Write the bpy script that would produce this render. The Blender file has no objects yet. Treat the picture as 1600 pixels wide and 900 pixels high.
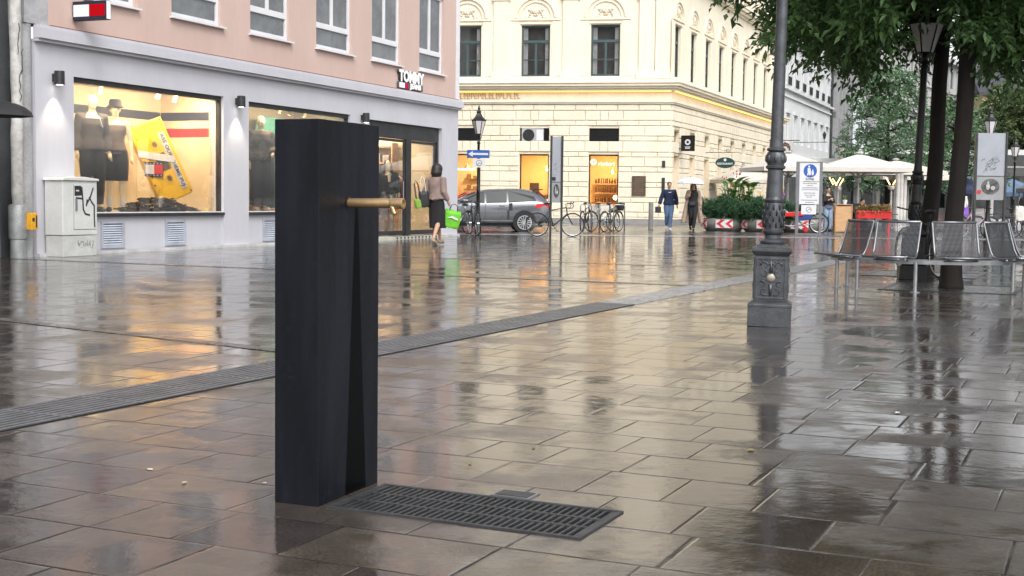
import bpy, bmesh, math, random
import numpy as np
from mathutils import Matrix, Vector
random.seed(7); rng = np.random.default_rng(7)
S = bpy.context.scene; COL = S.collection
R = math.radians; PI = math.pi
# ---------------------------------------------------------------- camera
P = math.atan(138/2050.); T = .012; H = 1.05
fw = Vector((0, math.cos(P), -math.sin(P))); r0 = Vector((1, 0, 0)); u0 = Vector((0, math.sin(P), math.cos(P)))
cr = r0*math.cos(T) + u0*math.sin(T); cu = u0*math.cos(T) - r0*math.sin(T)
cd = bpy.data.cameras.new('camera'); cam = bpy.data.objects.new('camera', cd); COL.objects.link(cam)
m = Matrix((cr, cu, -fw)).transposed().to_4x4(); m.translation = (0, 0, H); cam.matrix_world = m
cd.sensor_width = 36; cd.lens = 2050/1600*36; cd.clip_start = .05; cd.clip_end = 3000
S.camera = cam
S.view_settings.view_transform = 'Standard'; S.view_settings.look = 'None'; S.view_settings.exposure = .38
# ---------------------------------------------------------------- node helpers
class N:
    def __init__(s, nt): s.t = nt
    def n(s, typ, ins=None, **kw):
        x = s.t.nodes.new(typ)
        for k, v in kw.items(): setattr(x, k, v)
        for k, v in (ins or {}).items(): s.set(x, k, v)
        return x
    def set(s, x, k, v):
        if isinstance(v, bpy.types.NodeSocket): s.t.links.new(v, x.inputs[k])
        elif isinstance(v, bpy.types.Node): s.t.links.new(v.outputs[0], x.inputs[k])
        else: x.inputs[k].default_value = v
    def m(s, op, a, b=0., c=0.):
        x = s.n('ShaderNodeMath', operation=op)
        for i, v in enumerate((a, b, c)): s.set(x, i, v)
        return x.outputs[0]
    def vm(s, op, a, b=(0, 0, 0)):
        x = s.n('ShaderNodeVectorMath', operation=op); s.set(x, 0, a); s.set(x, 1, b)
        return x.outputs[0]
    def mix(s, f, a, b, typ='RGBA', blend='MIX'):
        x = s.n('ShaderNodeMix', data_type=typ)
        if typ == 'RGBA': x.blend_type = blend; ia, ib, o = 6, 7, 2
        else: ia, ib, o = 2, 3, 0
        s.set(x, 0, f); s.set(x, ia, a); s.set(x, ib, b)
        return x.outputs[o]
    def ramp(s, f, a, b, lo=0., hi=1.):
        x = s.n('ShaderNodeMapRange', interpolation_type='SMOOTHSTEP'); x.clamp = True
        for i, v in enumerate((f, a, b, lo, hi)): s.set(x, i, v)
        return x.outputs[0]
    def noise(s, v, sc, det=3., rough=.55):
        x = s.n('ShaderNodeTexNoise', {'Scale': sc, 'Detail': det, 'Roughness': rough})
        if v is not None: s.set(x, 'Vector', v)
        return x.outputs[0]
def c4(c): return (c[0], c[1], c[2], 1)
_M = {}
def mat(name, col, rough=.6, metal=0., var=.15, sc=3., bump=0., bsc=40., spec=.5, emit=None, es=0., coat=0., alpha=None, col2=None, stretch=None):
    if name in _M: return _M[name]
    M = bpy.data.materials.new(name); M.use_nodes = True; g = N(M.node_tree); _M[name] = M
    b = M.node_tree.nodes['Principled BSDF']
    co = g.n('ShaderNodeTexCoord').outputs['Object']
    if stretch: co = g.vm('MULTIPLY', co, stretch)
    nz = g.noise(co, sc, 4.); nf = g.noise(co, sc*7.3, 3.)
    a = tuple(max(0, x*(1-var)) for x in col); d = tuple(x*(1+var) for x in (col2 or col))
    f = g.ramp(g.m('ADD', g.m('MULTIPLY', nz, .65), g.m('MULTIPLY', nf, .35)), .36, .64)
    g.set(b, 'Base Color', g.mix(f, c4(a), c4(d)))
    g.set(b, 'Roughness', g.m('MULTIPLY_ADD', nf, .25*min(rough, .6), rough-.12*min(rough, .6)))
    b.inputs['Metallic'].default_value = metal; b.inputs['Specular IOR Level'].default_value = spec
    if coat: b.inputs['Coat Weight'].default_value = coat; b.inputs['Coat Roughness'].default_value = .04
    if bump:
        g.set(b, 'Normal', g.n('ShaderNodeBump', {'Strength': min(1, bump), 'Distance': .01, 'Height': g.noise(co, bsc, 4.)}))
    if emit: b.inputs['Emission Color'].default_value = c4(emit); b.inputs['Emission Strength'].default_value = es
    return M
def glass(name, tint=(1, 1, 1), base=.10, k=.8):
    M = bpy.data.materials.new(name); M.use_nodes = True; nt = M.node_tree; nt.nodes.clear(); g = N(nt); _M[name] = M
    lw = g.n('ShaderNodeFresnel', {'IOR': 1.5})
    f = g.m('MINIMUM', g.m('MULTIPLY_ADD', lw, k, base), 1.)
    tr = g.n('ShaderNodeBsdfTransparent', {'Color': c4(tint)}); gl = g.n('ShaderNodeBsdfGlossy', {'Roughness': .015})
    mx = g.n('ShaderNodeMixShader', {0: f}); g.set(mx, 1, tr.outputs[0]); g.set(mx, 2, gl.outputs[0])
    o = g.n('ShaderNodeOutputMaterial'); g.set(o, 0, mx.outputs[0]); return M
def emis(name, col, st):
    M = bpy.data.materials.new(name); M.use_nodes = True; nt = M.node_tree; nt.nodes.clear(); g = N(nt)
    e = g.n('ShaderNodeEmission', {'Color': c4(col), 'Strength': st}); o = g.n('ShaderNodeOutputMaterial'); g.set(o, 0, e.outputs[0]); return M
def leafmat(name, a, b, tr=.25, rough=.45):
    M = bpy.data.materials.new(name); M.use_nodes = True; nt = M.node_tree; g = N(nt); p = nt.nodes['Principled BSDF']
    ge = g.n('ShaderNodeNewGeometry'); co = g.n('ShaderNodeTexCoord').outputs['Object']
    f = g.m('ADD', g.m('MULTIPLY', ge.outputs['Random Per Island'], .55), g.m('MULTIPLY', g.ramp(g.noise(co, .9, 2.), .35, .65), .45))
    c = g.mix(f, c4(a), c4(b)); g.set(p, 'Base Color', c); p.inputs['Roughness'].default_value = rough
    t = g.n('ShaderNodeBsdfTranslucent', {'Color': c}); mx = g.n('ShaderNodeMixShader', {0: tr})
    g.set(mx, 1, p.outputs[0]); g.set(mx, 2, t.outputs[0]); g.set(nt.nodes['Material Output'], 0, mx.outputs[0]); return M
# ---------------------------------------------------------------- mesh builder
class MB:
    def __init__(s, M=None): s.v = []; s.f = []; s.mi = []; s.M = M
    def P(s, p):
        p = Vector(p)
        if s.M: p = s.M @ p
        s.v.append(tuple(p)); return len(s.v)-1
    def F(s, idx, mi=0): s.f.append(tuple(idx)); s.mi.append(mi)
    def quad(s, a, b, c, d, mi=0): s.F([s.P(a), s.P(b), s.P(c), s.P(d)], mi)
    def poly(s, pts, mi=0): s.F([s.P(p) for p in pts], mi)
    def box(s, x0, x1, y0, y1, z0, z1, mi=0, ch=0.):
        if ch:   # chamfered towards -y
            a = [(x0, y1, z0), (x1, y1, z0), (x1, y1, z1), (x0, y1, z1)]; b = [(x0, y0+ch, z0), (x1, y0+ch, z0), (x1, y0+ch, z1), (x0, y0+ch, z1)]
            c = [(x0+ch, y0, z0+ch), (x1-ch, y0, z0+ch), (x1-ch, y0, z1-ch), (x0+ch, y0, z1-ch)]
            ia, ib, ic = [[s.P(p) for p in q] for q in (a, b, c)]
            for k in range(4):
                j = (k+1) % 4; s.F((ia[k], ia[j], ib[j], ib[k]), mi); s.F((ib[k], ib[j], ic[j], ic[k]), mi)
            s.F(ic, mi); s.F(ia[::-1], mi); return s
        i = [s.P(p) for p in ((x0, y0, z0), (x1, y0, z0), (x1, y1, z0), (x0, y1, z0), (x0, y0, z1), (x1, y0, z1), (x1, y1, z1), (x0, y1, z1))]
        for q in ((3, 2, 1, 0), (4, 5, 6, 7), (0, 1, 5, 4), (1, 2, 6, 5), (2, 3, 7, 6), (3, 0, 4, 7)): s.F([i[k] for k in q], mi)
        return s
    def cbox(s, c, d, mi=0): return s.box(c[0]-d[0]/2, c[0]+d[0]/2, c[1]-d[1]/2, c[1]+d[1]/2, c[2]-d[2]/2, c[2]+d[2]/2, mi)
    def tube(s, pts, r, n=8, mi=0, caps=True, closed=False, sq=None):
        pts = [Vector(p) for p in pts]; L = len(pts); rings = []
        if not hasattr(r, '__len__'): r = [r]*L
        up = None
        for i, p in enumerate(pts):
            if closed: d = pts[(i+1) % L]-pts[i-1]
            else: d = pts[min(i+1, L-1)]-pts[max(i-1, 0)]
            if d.length < 1e-9: d = Vector((0, 0, 1))
            d.normalize()
            if up is None: up = d.orthogonal() if abs(d.z) < .999 else Vector((1, 0, 0))
            up = (up-d*up.dot(d)); up = up.normalized() if up.length > 1e-6 else d.orthogonal().normalized()
            w = d.cross(up)
            rings.append([s.P(p+(up*math.cos(2*PI*k/n)+w*math.sin(2*PI*k/n))*r[i]) for k in range(n)])
        for i in range(L if closed else L-1):
            a, b = rings[i], rings[(i+1) % L]
            for k in range(n): s.F((a[k], a[(k+1) % n], b[(k+1) % n], b[k]), mi)
        if caps and not closed: s.F(rings[0][::-1], mi); s.F(rings[-1], mi)
        return s
    def lathe(s, prof, cx=0, cy=0, n=20, mi=0, sx=1., sy=1., rot=0.):
        rings = []
        for r, z in prof: rings.append([s.P((cx+r*sx*math.cos(2*PI*k/n+rot), cy+r*sy*math.sin(2*PI*k/n+rot), z)) for k in range(n)])
        for a, b in zip(rings, rings[1:]):
            for k in range(n): s.F((a[k], a[(k+1) % n], b[(k+1) % n], b[k]), mi)
        s.F(rings[0][::-1], mi); s.F(rings[-1], mi); return s
    def sq(s, prof, cx=0, cy=0, mi=0): return s.lathe([(r*1.41421, z) for r, z in prof], cx, cy, 4, mi, rot=PI/4)
    def ell(s, c, r, n=12, mi=0):
        if not hasattr(r, '__len__'): r = (r, r, r)
        m_ = max(5, n//2+1); rings = []
        for i in range(m_+1):
            t = -PI/2+PI*i/m_; k_ = max(math.cos(t), .02)
            rings.append([s.P((c[0]+r[0]*k_*math.cos(2*PI*k/n), c[1]+r[1]*k_*math.sin(2*PI*k/n), c[2]+r[2]*math.sin(t))) for k in range(n)])
        for a, b in zip(rings, rings[1:]):
            for k in range(n): s.F((a[k], a[(k+1) % n], b[(k+1) % n], b[k]), mi)
        s.F(rings[0][::-1], mi); s.F(rings[-1], mi); return s
    def prism(s, pts, y0, y1, mi=0):   # outline in x,z ; extruded along y
        a = [s.P((p[0], y0, p[1])) for p in pts]; b = [s.P((p[0], y1, p[1])) for p in pts]; n = len(pts)
        s.F(a, mi); s.F(b[::-1], mi)
        for k in range(n): s.F((a[k], b[k], b[(k+1) % n], a[(k+1) % n]), mi)
        return s
    def disc(s, cx, cz, r, y0, y1, mi=0, n=24, rz=None, ri=None):
        rz = rz or r
        o = [(cx+r*math.cos(2*PI*k/n), cz+rz*math.sin(2*PI*k/n)) for k in range(n)]
        if ri is None: return s.prism(o, y0, y1, mi)
        q = ri/r; i_ = [(cx+(p[0]-cx)*q, cz+(p[1]-cz)*q) for p in o]
        for k in range(n):
            j = (k+1) % n; s.prism([o[k], o[j], i_[j], i_[k]], y0, y1, mi)
        return s
    def stroke(s, pts, w, y0, y1, mi=0):   # flat pen stroke in x,z
        for a, b in zip(pts, pts[1:]):
            dx, dz = b[0]-a[0], b[1]-a[1]; l = math.hypot(dx, dz) or 1; nx, nz = -dz/l*w/2, dx/l*w/2; ex, ez = dx/l*w*.3, dz/l*w*.3
            s.prism([(a[0]-ex+nx, a[1]-ez+nz), (b[0]+ex+nx, b[1]+ez+nz), (b[0]+ex-nx, b[1]+ez-nz), (a[0]-ex-nx, a[1]-ez-nz)], y0, y1, mi)
            y0 -= .0003
        return s
    def wall(s, x0, x1, z0, z1, y, holes, depth=.3, mi=0, rmi=None):
        rmi = mi if rmi is None else rmi
        xs = sorted({x0, x1} | {max(x0, min(x1, h[i])) for h in holes for i in (0, 1)}); zs = sorted({z0, z1} | {max(z0, min(z1, h[i])) for h in holes for i in (2, 3)})
        for a, b in zip(xs, xs[1:]):
            for c, d in zip(zs, zs[1:]):
                mx, mz = (a+b)/2, (c+d)/2
                if any(h[0] < mx < h[1] and h[2] < mz < h[3] for h in holes): continue
                s.quad((a, y, c), (b, y, c), (b, y, d), (a, y, d), mi)
        for h in holes:
            a, b, c, d = h[:4]; e = y+depth
            s.quad((a, y, c), (a, y, d), (a, e, d), (a, e, c), rmi); s.quad((b, y, c), (b, e, c), (b, e, d), (b, y, d), rmi)
            s.quad((a, y, d), (b, y, d), (b, e, d), (a, e, d), rmi); s.quad((a, y, c), (a, e, c), (b, e, c), (b, y, c), rmi)
        return s
    def build(s, name, mats, parent=None, smooth=False, bevel=0., loc=None, rot=None, voxel=0., sub=0, autosm=None):
        me = bpy.data.meshes.new(name); me.from_pydata(s.v, [], s.f)
        for M in (mats if isinstance(mats, (list, tuple)) else [mats]): me.materials.append(M)
        me.polygons.foreach_set('material_index', s.mi)
        if smooth: me.polygons.foreach_set('use_smooth', [True]*len(s.f))
        me.validate(); me.update()
        o = bpy.data.objects.new(name, me); COL.objects.link(o)
        if parent: o.parent = parent
        if loc: o.location = loc
        if rot: o.rotation_euler = rot
        if voxel:
            q = o.modifiers.new('r', 'REMESH'); q.mode = 'VOXEL'; q.voxel_size = voxel; q.use_smooth_shade = True
            k = o.modifiers.new('s', 'SMOOTH'); k.factor = .5; k.iterations = 3
        if bevel:
            q = o.modifiers.new('b', 'BEVEL'); q.width = bevel; q.segments = 2; q.limit_method = 'ANGLE'; q.angle_limit = R(40)
        if smooth and autosm is not None:
            bm = bmesh.new(); bm.from_mesh(me)
            for e in bm.edges:
                if len(e.link_faces) == 2 and e.calc_face_angle(0) > R(autosm): e.smooth = False
            bm.to_mesh(me); bm.free()
        return o
def tag(o, label, cat, group=None, kind=None):
    if label: o['label'] = label
    if cat: o['category'] = cat
    if group: o['group'] = group
    if kind: o['kind'] = kind
    return o
def E(name, label, cat, loc=(0, 0, 0), rz=0., group=None, kind=None, parent=None, rx=0., ry=0.):
    o = bpy.data.objects.new(name, None); COL.objects.link(o); o.empty_display_size = .2
    o.location = loc; o.rotation_euler = (rx, ry, rz)
    if parent: o.parent = parent
    return tag(o, label, cat, group, kind)
def dup(o, loc=None, rz=None, label=None, group=None, parent=None, scale=None):
    c = o.copy(); COL.objects.link(c)
    if parent is not None: c.parent = parent
    if loc is not None: c.location = loc
    if rz is not None: c.rotation_euler[2] = rz
    if label: c['label'] = label
    if group: c['group'] = group
    if scale: c.scale = scale if hasattr(scale, '__len__') else (scale,)*3
    for ch in list(o.children): dup(ch, parent=c)
    return c
def text(s, size, M, parent, loc, rot=(PI/2, 0, 0), name='lettering', ext=.004, bold=0., ax='CENTER', sx=1., res=2):
    cu_ = bpy.data.curves.new('t', 'FONT'); cu_.body = s; cu_.size = size; cu_.extrude = ext; cu_.offset = bold; cu_.align_x = ax; cu_.align_y = 'CENTER'; cu_.resolution_u = res
    o = bpy.data.objects.new('t', cu_); COL.objects.link(o); bpy.context.view_layer.update()
    me = bpy.data.meshes.new_from_object(o.evaluated_get(bpy.context.evaluated_depsgraph_get()))
    bpy.data.objects.remove(o); bpy.data.curves.remove(cu_); me.name = name
    me.materials.clear(); me.materials.append(M)
    q = bpy.data.objects.new(name, me); COL.objects.link(q); q.parent = parent; q.location = loc; q.rotation_euler = rot; q.scale = (sx, 1, 1)
    return q
def lamp(kind, name, loc, energy, col=(1, 1, 1), rot=(0, 0, 0), parent=None, **kw):
    l = bpy.data.lights.new(name, kind); l.energy = energy; l.color = col
    for k, v in kw.items(): setattr(l, k, v)
    o = bpy.data.objects.new(name, l); COL.objects.link(o); o.location = loc; o.rotation_euler = rot
    if parent: o.parent = parent
    return o
# ---------------------------------------------------------------- world + sun
w = bpy.data.worlds.new('World'); S.world = w; w.use_nodes = True; g = N(w.node_tree)
sk = g.n('ShaderNodeTexSky', sky_type='NISHITA'); sk.sun_disc = False; sk.sun_elevation = R(48); sk.sun_rotation = R(160); sk.dust_density = 4; sk.air_density = 1.
hs = g.n('ShaderNodeHueSaturation', {'Saturation': .12, 'Value': 1., 'Color': sk.outputs[0]})
sc_ = g.n('ShaderNodeTexCoord').outputs['Generated']
cl = g.ramp(g.noise(g.vm('MULTIPLY', sc_, (1, 1, 2.2)), 2.2, 5.), .25, .75, 1.25, 1.75)   # cloud layer, uneven brightness
skc = g.mix(1., hs.outputs[0], g.n('ShaderNodeCombineXYZ', {0: cl, 1: cl, 2: cl}).outputs[0], blend='MULTIPLY')
g.set(w.node_tree.nodes['Background'], 0, skc); w.node_tree.nodes['Background'].inputs[1].default_value = .15
sun = lamp('SUN', 'sun', (0, 0, 30), .5, (1, .96, .9), angle=R(20))
sd = Vector((math.sin(R(158))*math.cos(R(48)), math.cos(R(158))*math.cos(R(48)), math.sin(R(48))))
sun.rotation_euler = sd.to_track_quat('Z', 'Y').to_euler()
# ---------------------------------------------------------------- shared materials
m_cream = mat('cream render', (.80, .722, .575), .75, var=.05, sc=1.2, stretch=(1, 1, .35), bump=.15, bsc=60)
m_cream2 = mat('cream stone block', (.775, .695, .545), .7, var=.07, sc=1.1, bump=.25, bsc=25)
m_pink = mat('pink render', (.55, .405, .355), .8, var=.045, sc=1.3, stretch=(1, 1, .3), bump=.12, bsc=80)
m_grey = mat('pale grey render', (.50, .50, .54), .75, var=.035, sc=1.2, stretch=(1, 1, .35), bump=.1, bsc=70)
m_white = mat('white paint', (.68, .68, .70), .4, var=.04)
m_black = mat('black metal', (.012, .012, .014), .35, metal=.3, var=.2)
m_dark = mat('dark grey metal', (.05, .052, .055), .4, metal=.6, var=.2)
m_steel = mat('stainless steel', (.45, .46, .48), .28, metal=1., var=.08, sc=9)
m_galv = mat('galvanised steel', (.33, .34, .36), .42, metal=.9, var=.12, sc=9)
m_pane = mat('window glass dark', (.055, .06, .065), .05, var=.3, sc=1.2, spec=.8)
m_green = mat('green window paint', (.05, .085, .085), .4, var=.1)
m_rubber = mat('black rubber', (.012, .012, .012), .7)
m_glass = glass('shop glass', base=.0, k=.6)
m_lglass = mat('frosted lamp glass', (.60, .58, .58), .3, var=.05)
m_wood = mat('pale wood', (.55, .33, .17), .5, var=.15, sc=2, stretch=(1, 1, 9))
m_curtain = mat('curtain', (.55, .55, .55), .9, var=.1)
m_bluep = mat('sign blue', (.015, .09, .36), .35, var=.03)
m_redp = mat('sign red', (.55, .02, .02), .35, var=.03)
m_signw = mat('sign white', (.62, .62, .64), .35, var=.02)
m_slab = mat('dark void', (.006, .006, .006), .8)
m_ink = mat('black ink', (.02, .02, .025), .6, var=.2)
# ================================================================ GROUND
PA = R(24.5)            # paving axis: slabs run along v (24.5 deg right of view), rows along u
ud = Vector((math.cos(PA), -math.sin(PA), 0)); vd = Vector((math.sin(PA), math.cos(PA), 0))
def paving(name, row, length, tint_a, tint_b, joint=.006, rough0=.025, rough1=.15, tilt=.006, bumpk=1., rr=PA, wob=1.):
    M = bpy.data.materials.new(name); M.use_nodes = True; g = N(M.node_tree); b = M.node_tree.nodes['Principled BSDF']
    po = g.n('ShaderNodeNewGeometry').outputs['Position']
    ro = g.n('ShaderNodeVectorRotate', {'Vector': po, 'Angle': rr}, rotation_type='Z_AXIS').outputs[0]
    sx = g.n('ShaderNodeSeparateXYZ', {0: ro}); u, v = sx.outputs[0], sx.outputs[1]
    v = g.m('ADD', v, g.m('MULTIPLY', g.m('SINE', g.m('MULTIPLY', v, 3.7)), .016*wob if row < .5 else 0.)); vr = g.m('DIVIDE', v, row); rw = g.m('FLOOR', vr)
    wn = g.n('ShaderNodeTexWhiteNoise', {'W': rw}, noise_dimensions='1D').outputs['Value']
    u2 = g.m('ADD', u, g.m('MULTIPLY', wn, 7.))
    u3 = g.m('ADD', u2, g.m('MULTIPLY', g.m('SINE', g.m('MULTIPLY_ADD', u2, 3.1, g.m('MULTIPLY', wn, 40.))), .10*wob))
    ur = g.m('DIVIDE', u3, length); cl = g.m('FLOOR', ur)
    fu = g.m('SUBTRACT', ur, cl); fv = g.m('SUBTRACT', vr, rw)
    du = g.m('MULTIPLY', g.m('MINIMUM', fu, g.m('SUBTRACT', 1., fu)), length); dv = g.m('MULTIPLY', g.m('MINIMUM', fv, g.m('SUBTRACT', 1., fv)), row)
    d = g.m('MINIMUM', du, dv)
    d = g.m('ADD', d, g.m('MULTIPLY_ADD', g.noise(po, 18., 2.), .006, -.003))
    jm = g.m('MULTIPLY', g.ramp(d, joint*.35, joint*.95, 1., 0.), g.ramp(g.noise(po, 1.7, 3.), .38, .58, .35, 1.))
    idv = g.n('ShaderNodeCombineXYZ', {0: cl, 1: rw, 2: 3.7}).outputs[0]
    wc = g.n('ShaderNodeTexWhiteNoise', {'Vector': idv}, noise_dimensions='3D'); rv, rc = wc.outputs['Value'], wc.outputs['Color']
    big = g.noise(po, .35, 3.); mid = g.noise(po, 5., 5., .65); fine = g.noise(po, 90., 4., .7)
    col = g.mix(rv, c4(tint_a), c4(tint_b))
    rc2 = g.n('ShaderNodeHueSaturation', {'Hue': g.m('MULTIPLY_ADD', rv, .04, .48), 'Saturation': g.m('MULTIPLY_ADD', big, 1.2, .45), 'Value': g.m('MULTIPLY_ADD', mid, 1.5, .25), 'Color': col}).outputs[0]
    gr = g.ramp(fine, .38, .66, .62, 1.30)
    rc2 = g.mix(1., rc2, g.n('ShaderNodeCombineXYZ', {0: gr, 1: gr, 2: gr}).outputs[0], blend='MULTIPLY')
    col = g.mix(jm, rc2, (.015, .012, .010, 1)); g.set(b, 'Base Color', col)
    # wet film: some slabs shed it, some hold it
    wet = g.ramp(g.m('ADD', g.m('MULTIPLY', g.noise(po, 1.6, 5., .62), .9), g.m('MULTIPLY', rv, .10)), .46, .70)
    wet2 = g.ramp(g.noise(po, 9., 4., .6), .42, .6)
    rg = g.mix(wet, rough0, rough1, 'FLOAT'); rg = g.m('ADD', rg, g.m('MULTIPLY', wet2, .02)); g.set(b, 'Roughness', g.mix(jm, rg, .5, 'FLOAT'))
    g.set(b, 'Specular IOR Level', g.mix(jm, .95, .12, 'FLOAT'))
    hgt = g.m('ADD', g.m('MULTIPLY', g.noise(po, 75., 5., .7), g.mix(wet, .0003*bumpk, .0060*bumpk, 'FLOAT')), g.m('MULTIPLY', g.noise(po, 11., 3.), .0017*bumpk))
    hgt = g.m('ADD', hgt, g.m('MULTIPLY', g.ramp(d, 0., .010), .0020))
    bp = g.n('ShaderNodeBump', {'Strength': .55, 'Distance': 1., 'Height': hgt}).outputs[0]
    tl = g.vm('MULTIPLY', g.vm('SUBTRACT', rc, (.5, .5, .5)), (tilt*2, tilt*2, 0)); g.set(b, 'Normal', g.vm('NORMALIZE', g.vm('ADD', bp, tl)))
    return M
m_pave = paving('wet granite paving', .395, .41, (.040, .034, .031), (.076, .060, .051), tilt=.0030, rough0=.035, rough1=.12, wob=1.0)
m_road = paving('wet asphalt', 9., 50., (.05, .05, .052), (.06, .06, .06), rough0=.16, rough1=.34, tilt=0., bumpk=1.5, rr=0.)
m_strip = paving('pale kerb slabs', .6, 1.2, (.30, .29, .28), (.36, .35, .34), rough0=.15, rough1=.35, rr=0.)
m_cob = paving('small wet setts', .11, .13, (.24, .24, .25), (.34, .34, .35), joint=.008, rough0=.38, rough1=.55, tilt=.02)
m_cob2 = paving('dark setts', .10, .11, (.05, .05, .05), (.09, .085, .08), joint=.008, rough0=.2, rough1=.4, tilt=.02)
def sheet(name, pts, z, M, kind='structure', label=None, cat=None):
    b = MB(); b.poly([(p[0], p[1], z) for p in pts]); o = b.build(name, M); tag(o, label, cat, kind=kind); return o
# plaza with the opening under the grate
GO = Vector((-.625, 4.395, 0))    # grate origin (corner at fountain)
gu, gv = ud, vd; GL, GW = .93, .40
def gp(a, b, z=0.): p = GO+gu*a+gv*b; return (p.x, p.y, z)
b = MB(); BIG = 700.
xs = [-BIG, .02, GL-.02, BIG]; ys = [-BIG, .02, GW-.02, BIG]
for i in range(3):
    for j in range(3):
        if i == 1 and j == 1: continue
        b.poly([gp(xs[i], ys[j]), gp(xs[i+1], ys[j]), gp(xs[i+1], ys[j+1]), gp(xs[i], ys[j+1])])
tag(b.build('ground', m_pave), None, None, kind='structure')
sheet('kerb_strip', [(-2.2, 38.4), (30, 40.6), (30, 42.4), (-2.2, 40.4)], .004, m_strip)
sheet('road', [(-40, 40.45), (-2.2, 40.45), (60, 44.4), (60, 53.5), (-40, 59)], .006, m_road)
sheet('pavement', [(-40, 59.1), (12, 53.8), (20, 53.2), (140, 350), (60, 350), (7, 58.4), (-40, 67)], .010, m_road)
# transverse gutters of dark setts
def gutter(a, b_, w_, nm='gutter_strip'):
    a = Vector((*a, 0)); b_ = Vector((*b_, 0)); d = (b_-a).normalized(); n = Vector((-d.y, d.x, 0))*w_/2
    sheet(nm, [(a-n)[:2], (b_-n)[:2], (b_+n)[:2], (a+n)[:2]], .004, m_cob2)
gutter((-6.2, 12.35), (-1.35, 8.75), .14); gutter((-9.2, 21.7), (2.6, 16.3), .16); gutter((-3.0, 24.1), (4.2, 20.6), .10)
# ---- linear drain
DA = R(24.9); dd = Vector((math.sin(DA), math.cos(DA), 0)); dn = Vector((math.cos(DA), -math.sin(DA), 0)); D0 = Vector((-2.47, 6.3, 0))-dd*6.5
dr = E('drain_channel', 'long slotted grey drainage channel crossing the wet plaza behind the fountain', 'drain', D0, -DA)
b = MB(); b.box(0, .44, 0, 14.4, .001, .003, 0); b.build('channel_bed', m_slab, dr)
b = MB()
for k in range(9): b.box(.012+k*.0485, .012+k*.0485+.024, 0, 14.4, .003, .008)
for k in range(29): b.box(0.004, .436, k*.5, k*.5+.02, .0035, .007)
b.build('grating', mat('drain steel', (.16, .165, .175), .4, metal=.4, var=.2, sc=6), dr)
tag(MB().box(.0, .44, 0, 15, -.01, .006).build('sett_strip', m_cob, loc=tuple(D0+dd*14.42), rot=(0, 0, -DA)), None, None, kind='structure')
# ================================================================ FOUNTAIN
FA = R(22); fx = Vector((math.cos(FA), -math.sin(FA), 0)); fo = Vector((-.65, 4.40, 0))
ft = E('drinking_fountain', 'tall square black steel pillar fountain with a brass spout, standing on the wet paving', 'fountain', fo, -FA)
# local x: across (to the spout side), local y: depth
M = bpy.data.materials.new('blackened steel'); M.use_nodes = True; g = N(M.node_tree); bs = M.node_tree.nodes['Principled BSDF']
co = g.n('ShaderNodeTexCoord').outputs['Object']; xyz = g.n('ShaderNodeSeparateXYZ', {0: co})
nz = g.noise(g.vm('MULTIPLY', co, (9, 9, 1.2)), 1., 5.); n2 = g.noise(co, 22., 5., .7)
base = g.mix(g.ramp(nz, .35, .7), (.0034, .0042, .0068, 1), (.009, .0105, .0165, 1)); base = g.mix(g.m('MULTIPLY', g.ramp(n2, .55, .72), .35), base, (.018, .02, .026, 1))
# wet run-off below the spout: widening streak on the spout face
yy, zz = xyz.outputs[1], xyz.outputs[2]
wdt = g.m('MULTIPLY_ADD', g.m('SUBTRACT', 1.02, zz), .062, .012); dist = g.m('ABSOLUTE', g.m('SUBTRACT', yy, .262))
st = g.m('MULTIPLY', g.ramp(g.m('SUBTRACT', dist, g.m('ADD', wdt, g.m('MULTIPLY_ADD', nz, .02, -.01))), -.003, .003, 1., 0.), g.m('LESS_THAN', zz, 1.02))
st = g.m('MULTIPLY', st, g.m('GREATER_THAN', xyz.outputs[0], -.002))
g.set(bs, 'Base Color', g.mix(st, base, (.0015, .0018, .0024, 1)))
g.set(bs, 'Roughness', g.mix(st, g.m('MULTIPLY_ADD', n2, .25, .34), .3, 'FLOAT')); bs.inputs['Metallic'].default_value = .0; bs.inputs['Specular IOR Level'].default_value = .22
g.set(bs, 'Specular IOR Level', g.mix(st, .22, .06, 'FLOAT')); g.set(bs, 'Normal', g.n('ShaderNodeBump', {'Strength': .25, 'Distance': .002, 'Height': g.noise(co, 45., 5.)}))
m_fount = M
MB().box(-.172, 0, 0, .43, 0.0, 1.312).build('pillar', m_fount, ft, bevel=.0025)
m_brass = mat('weathered brass', (.40, .27, .14), .33, metal=.65, var=.14, sc=9, bump=.12, bsc=90)
b = MB(Matrix.Translation((0, .205, 1.032)) @ Matrix.Rotation(PI/2, 4, 'Y'))
b.lathe([(.016, -.01), (.0165, .03), (.0175, .155), (.0155, .160), (.0155, .166), (.0185, .169), (.019, .212), (.0175, .2135), (.0135, .214), (.0125, .206), (.002, .205)], n=28)
sp = b.build('spout', m_brass, ft, smooth=True, autosm=35)
MB().tube([(.172, .197, 1.022), (.186, .193, .995)], [.009, .0085], 14).build('nozzle', m_brass, sp)
sp.children[0].parent = sp
b = MB(); b.lathe([(.027, 0), (.027, .004)], n=24); b.M = None
ro_ = MB(Matrix.Translation((.001, .205, 1.032)) @ Matrix.Rotation(PI/2, 4, 'Y')); ro_.lathe([(.022, 0), (.022, .002)], n=24); ro_.build('spout_collar', mat('oxidised brass', (.05, .035, .022), .5, metal=.6), ft)
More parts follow.
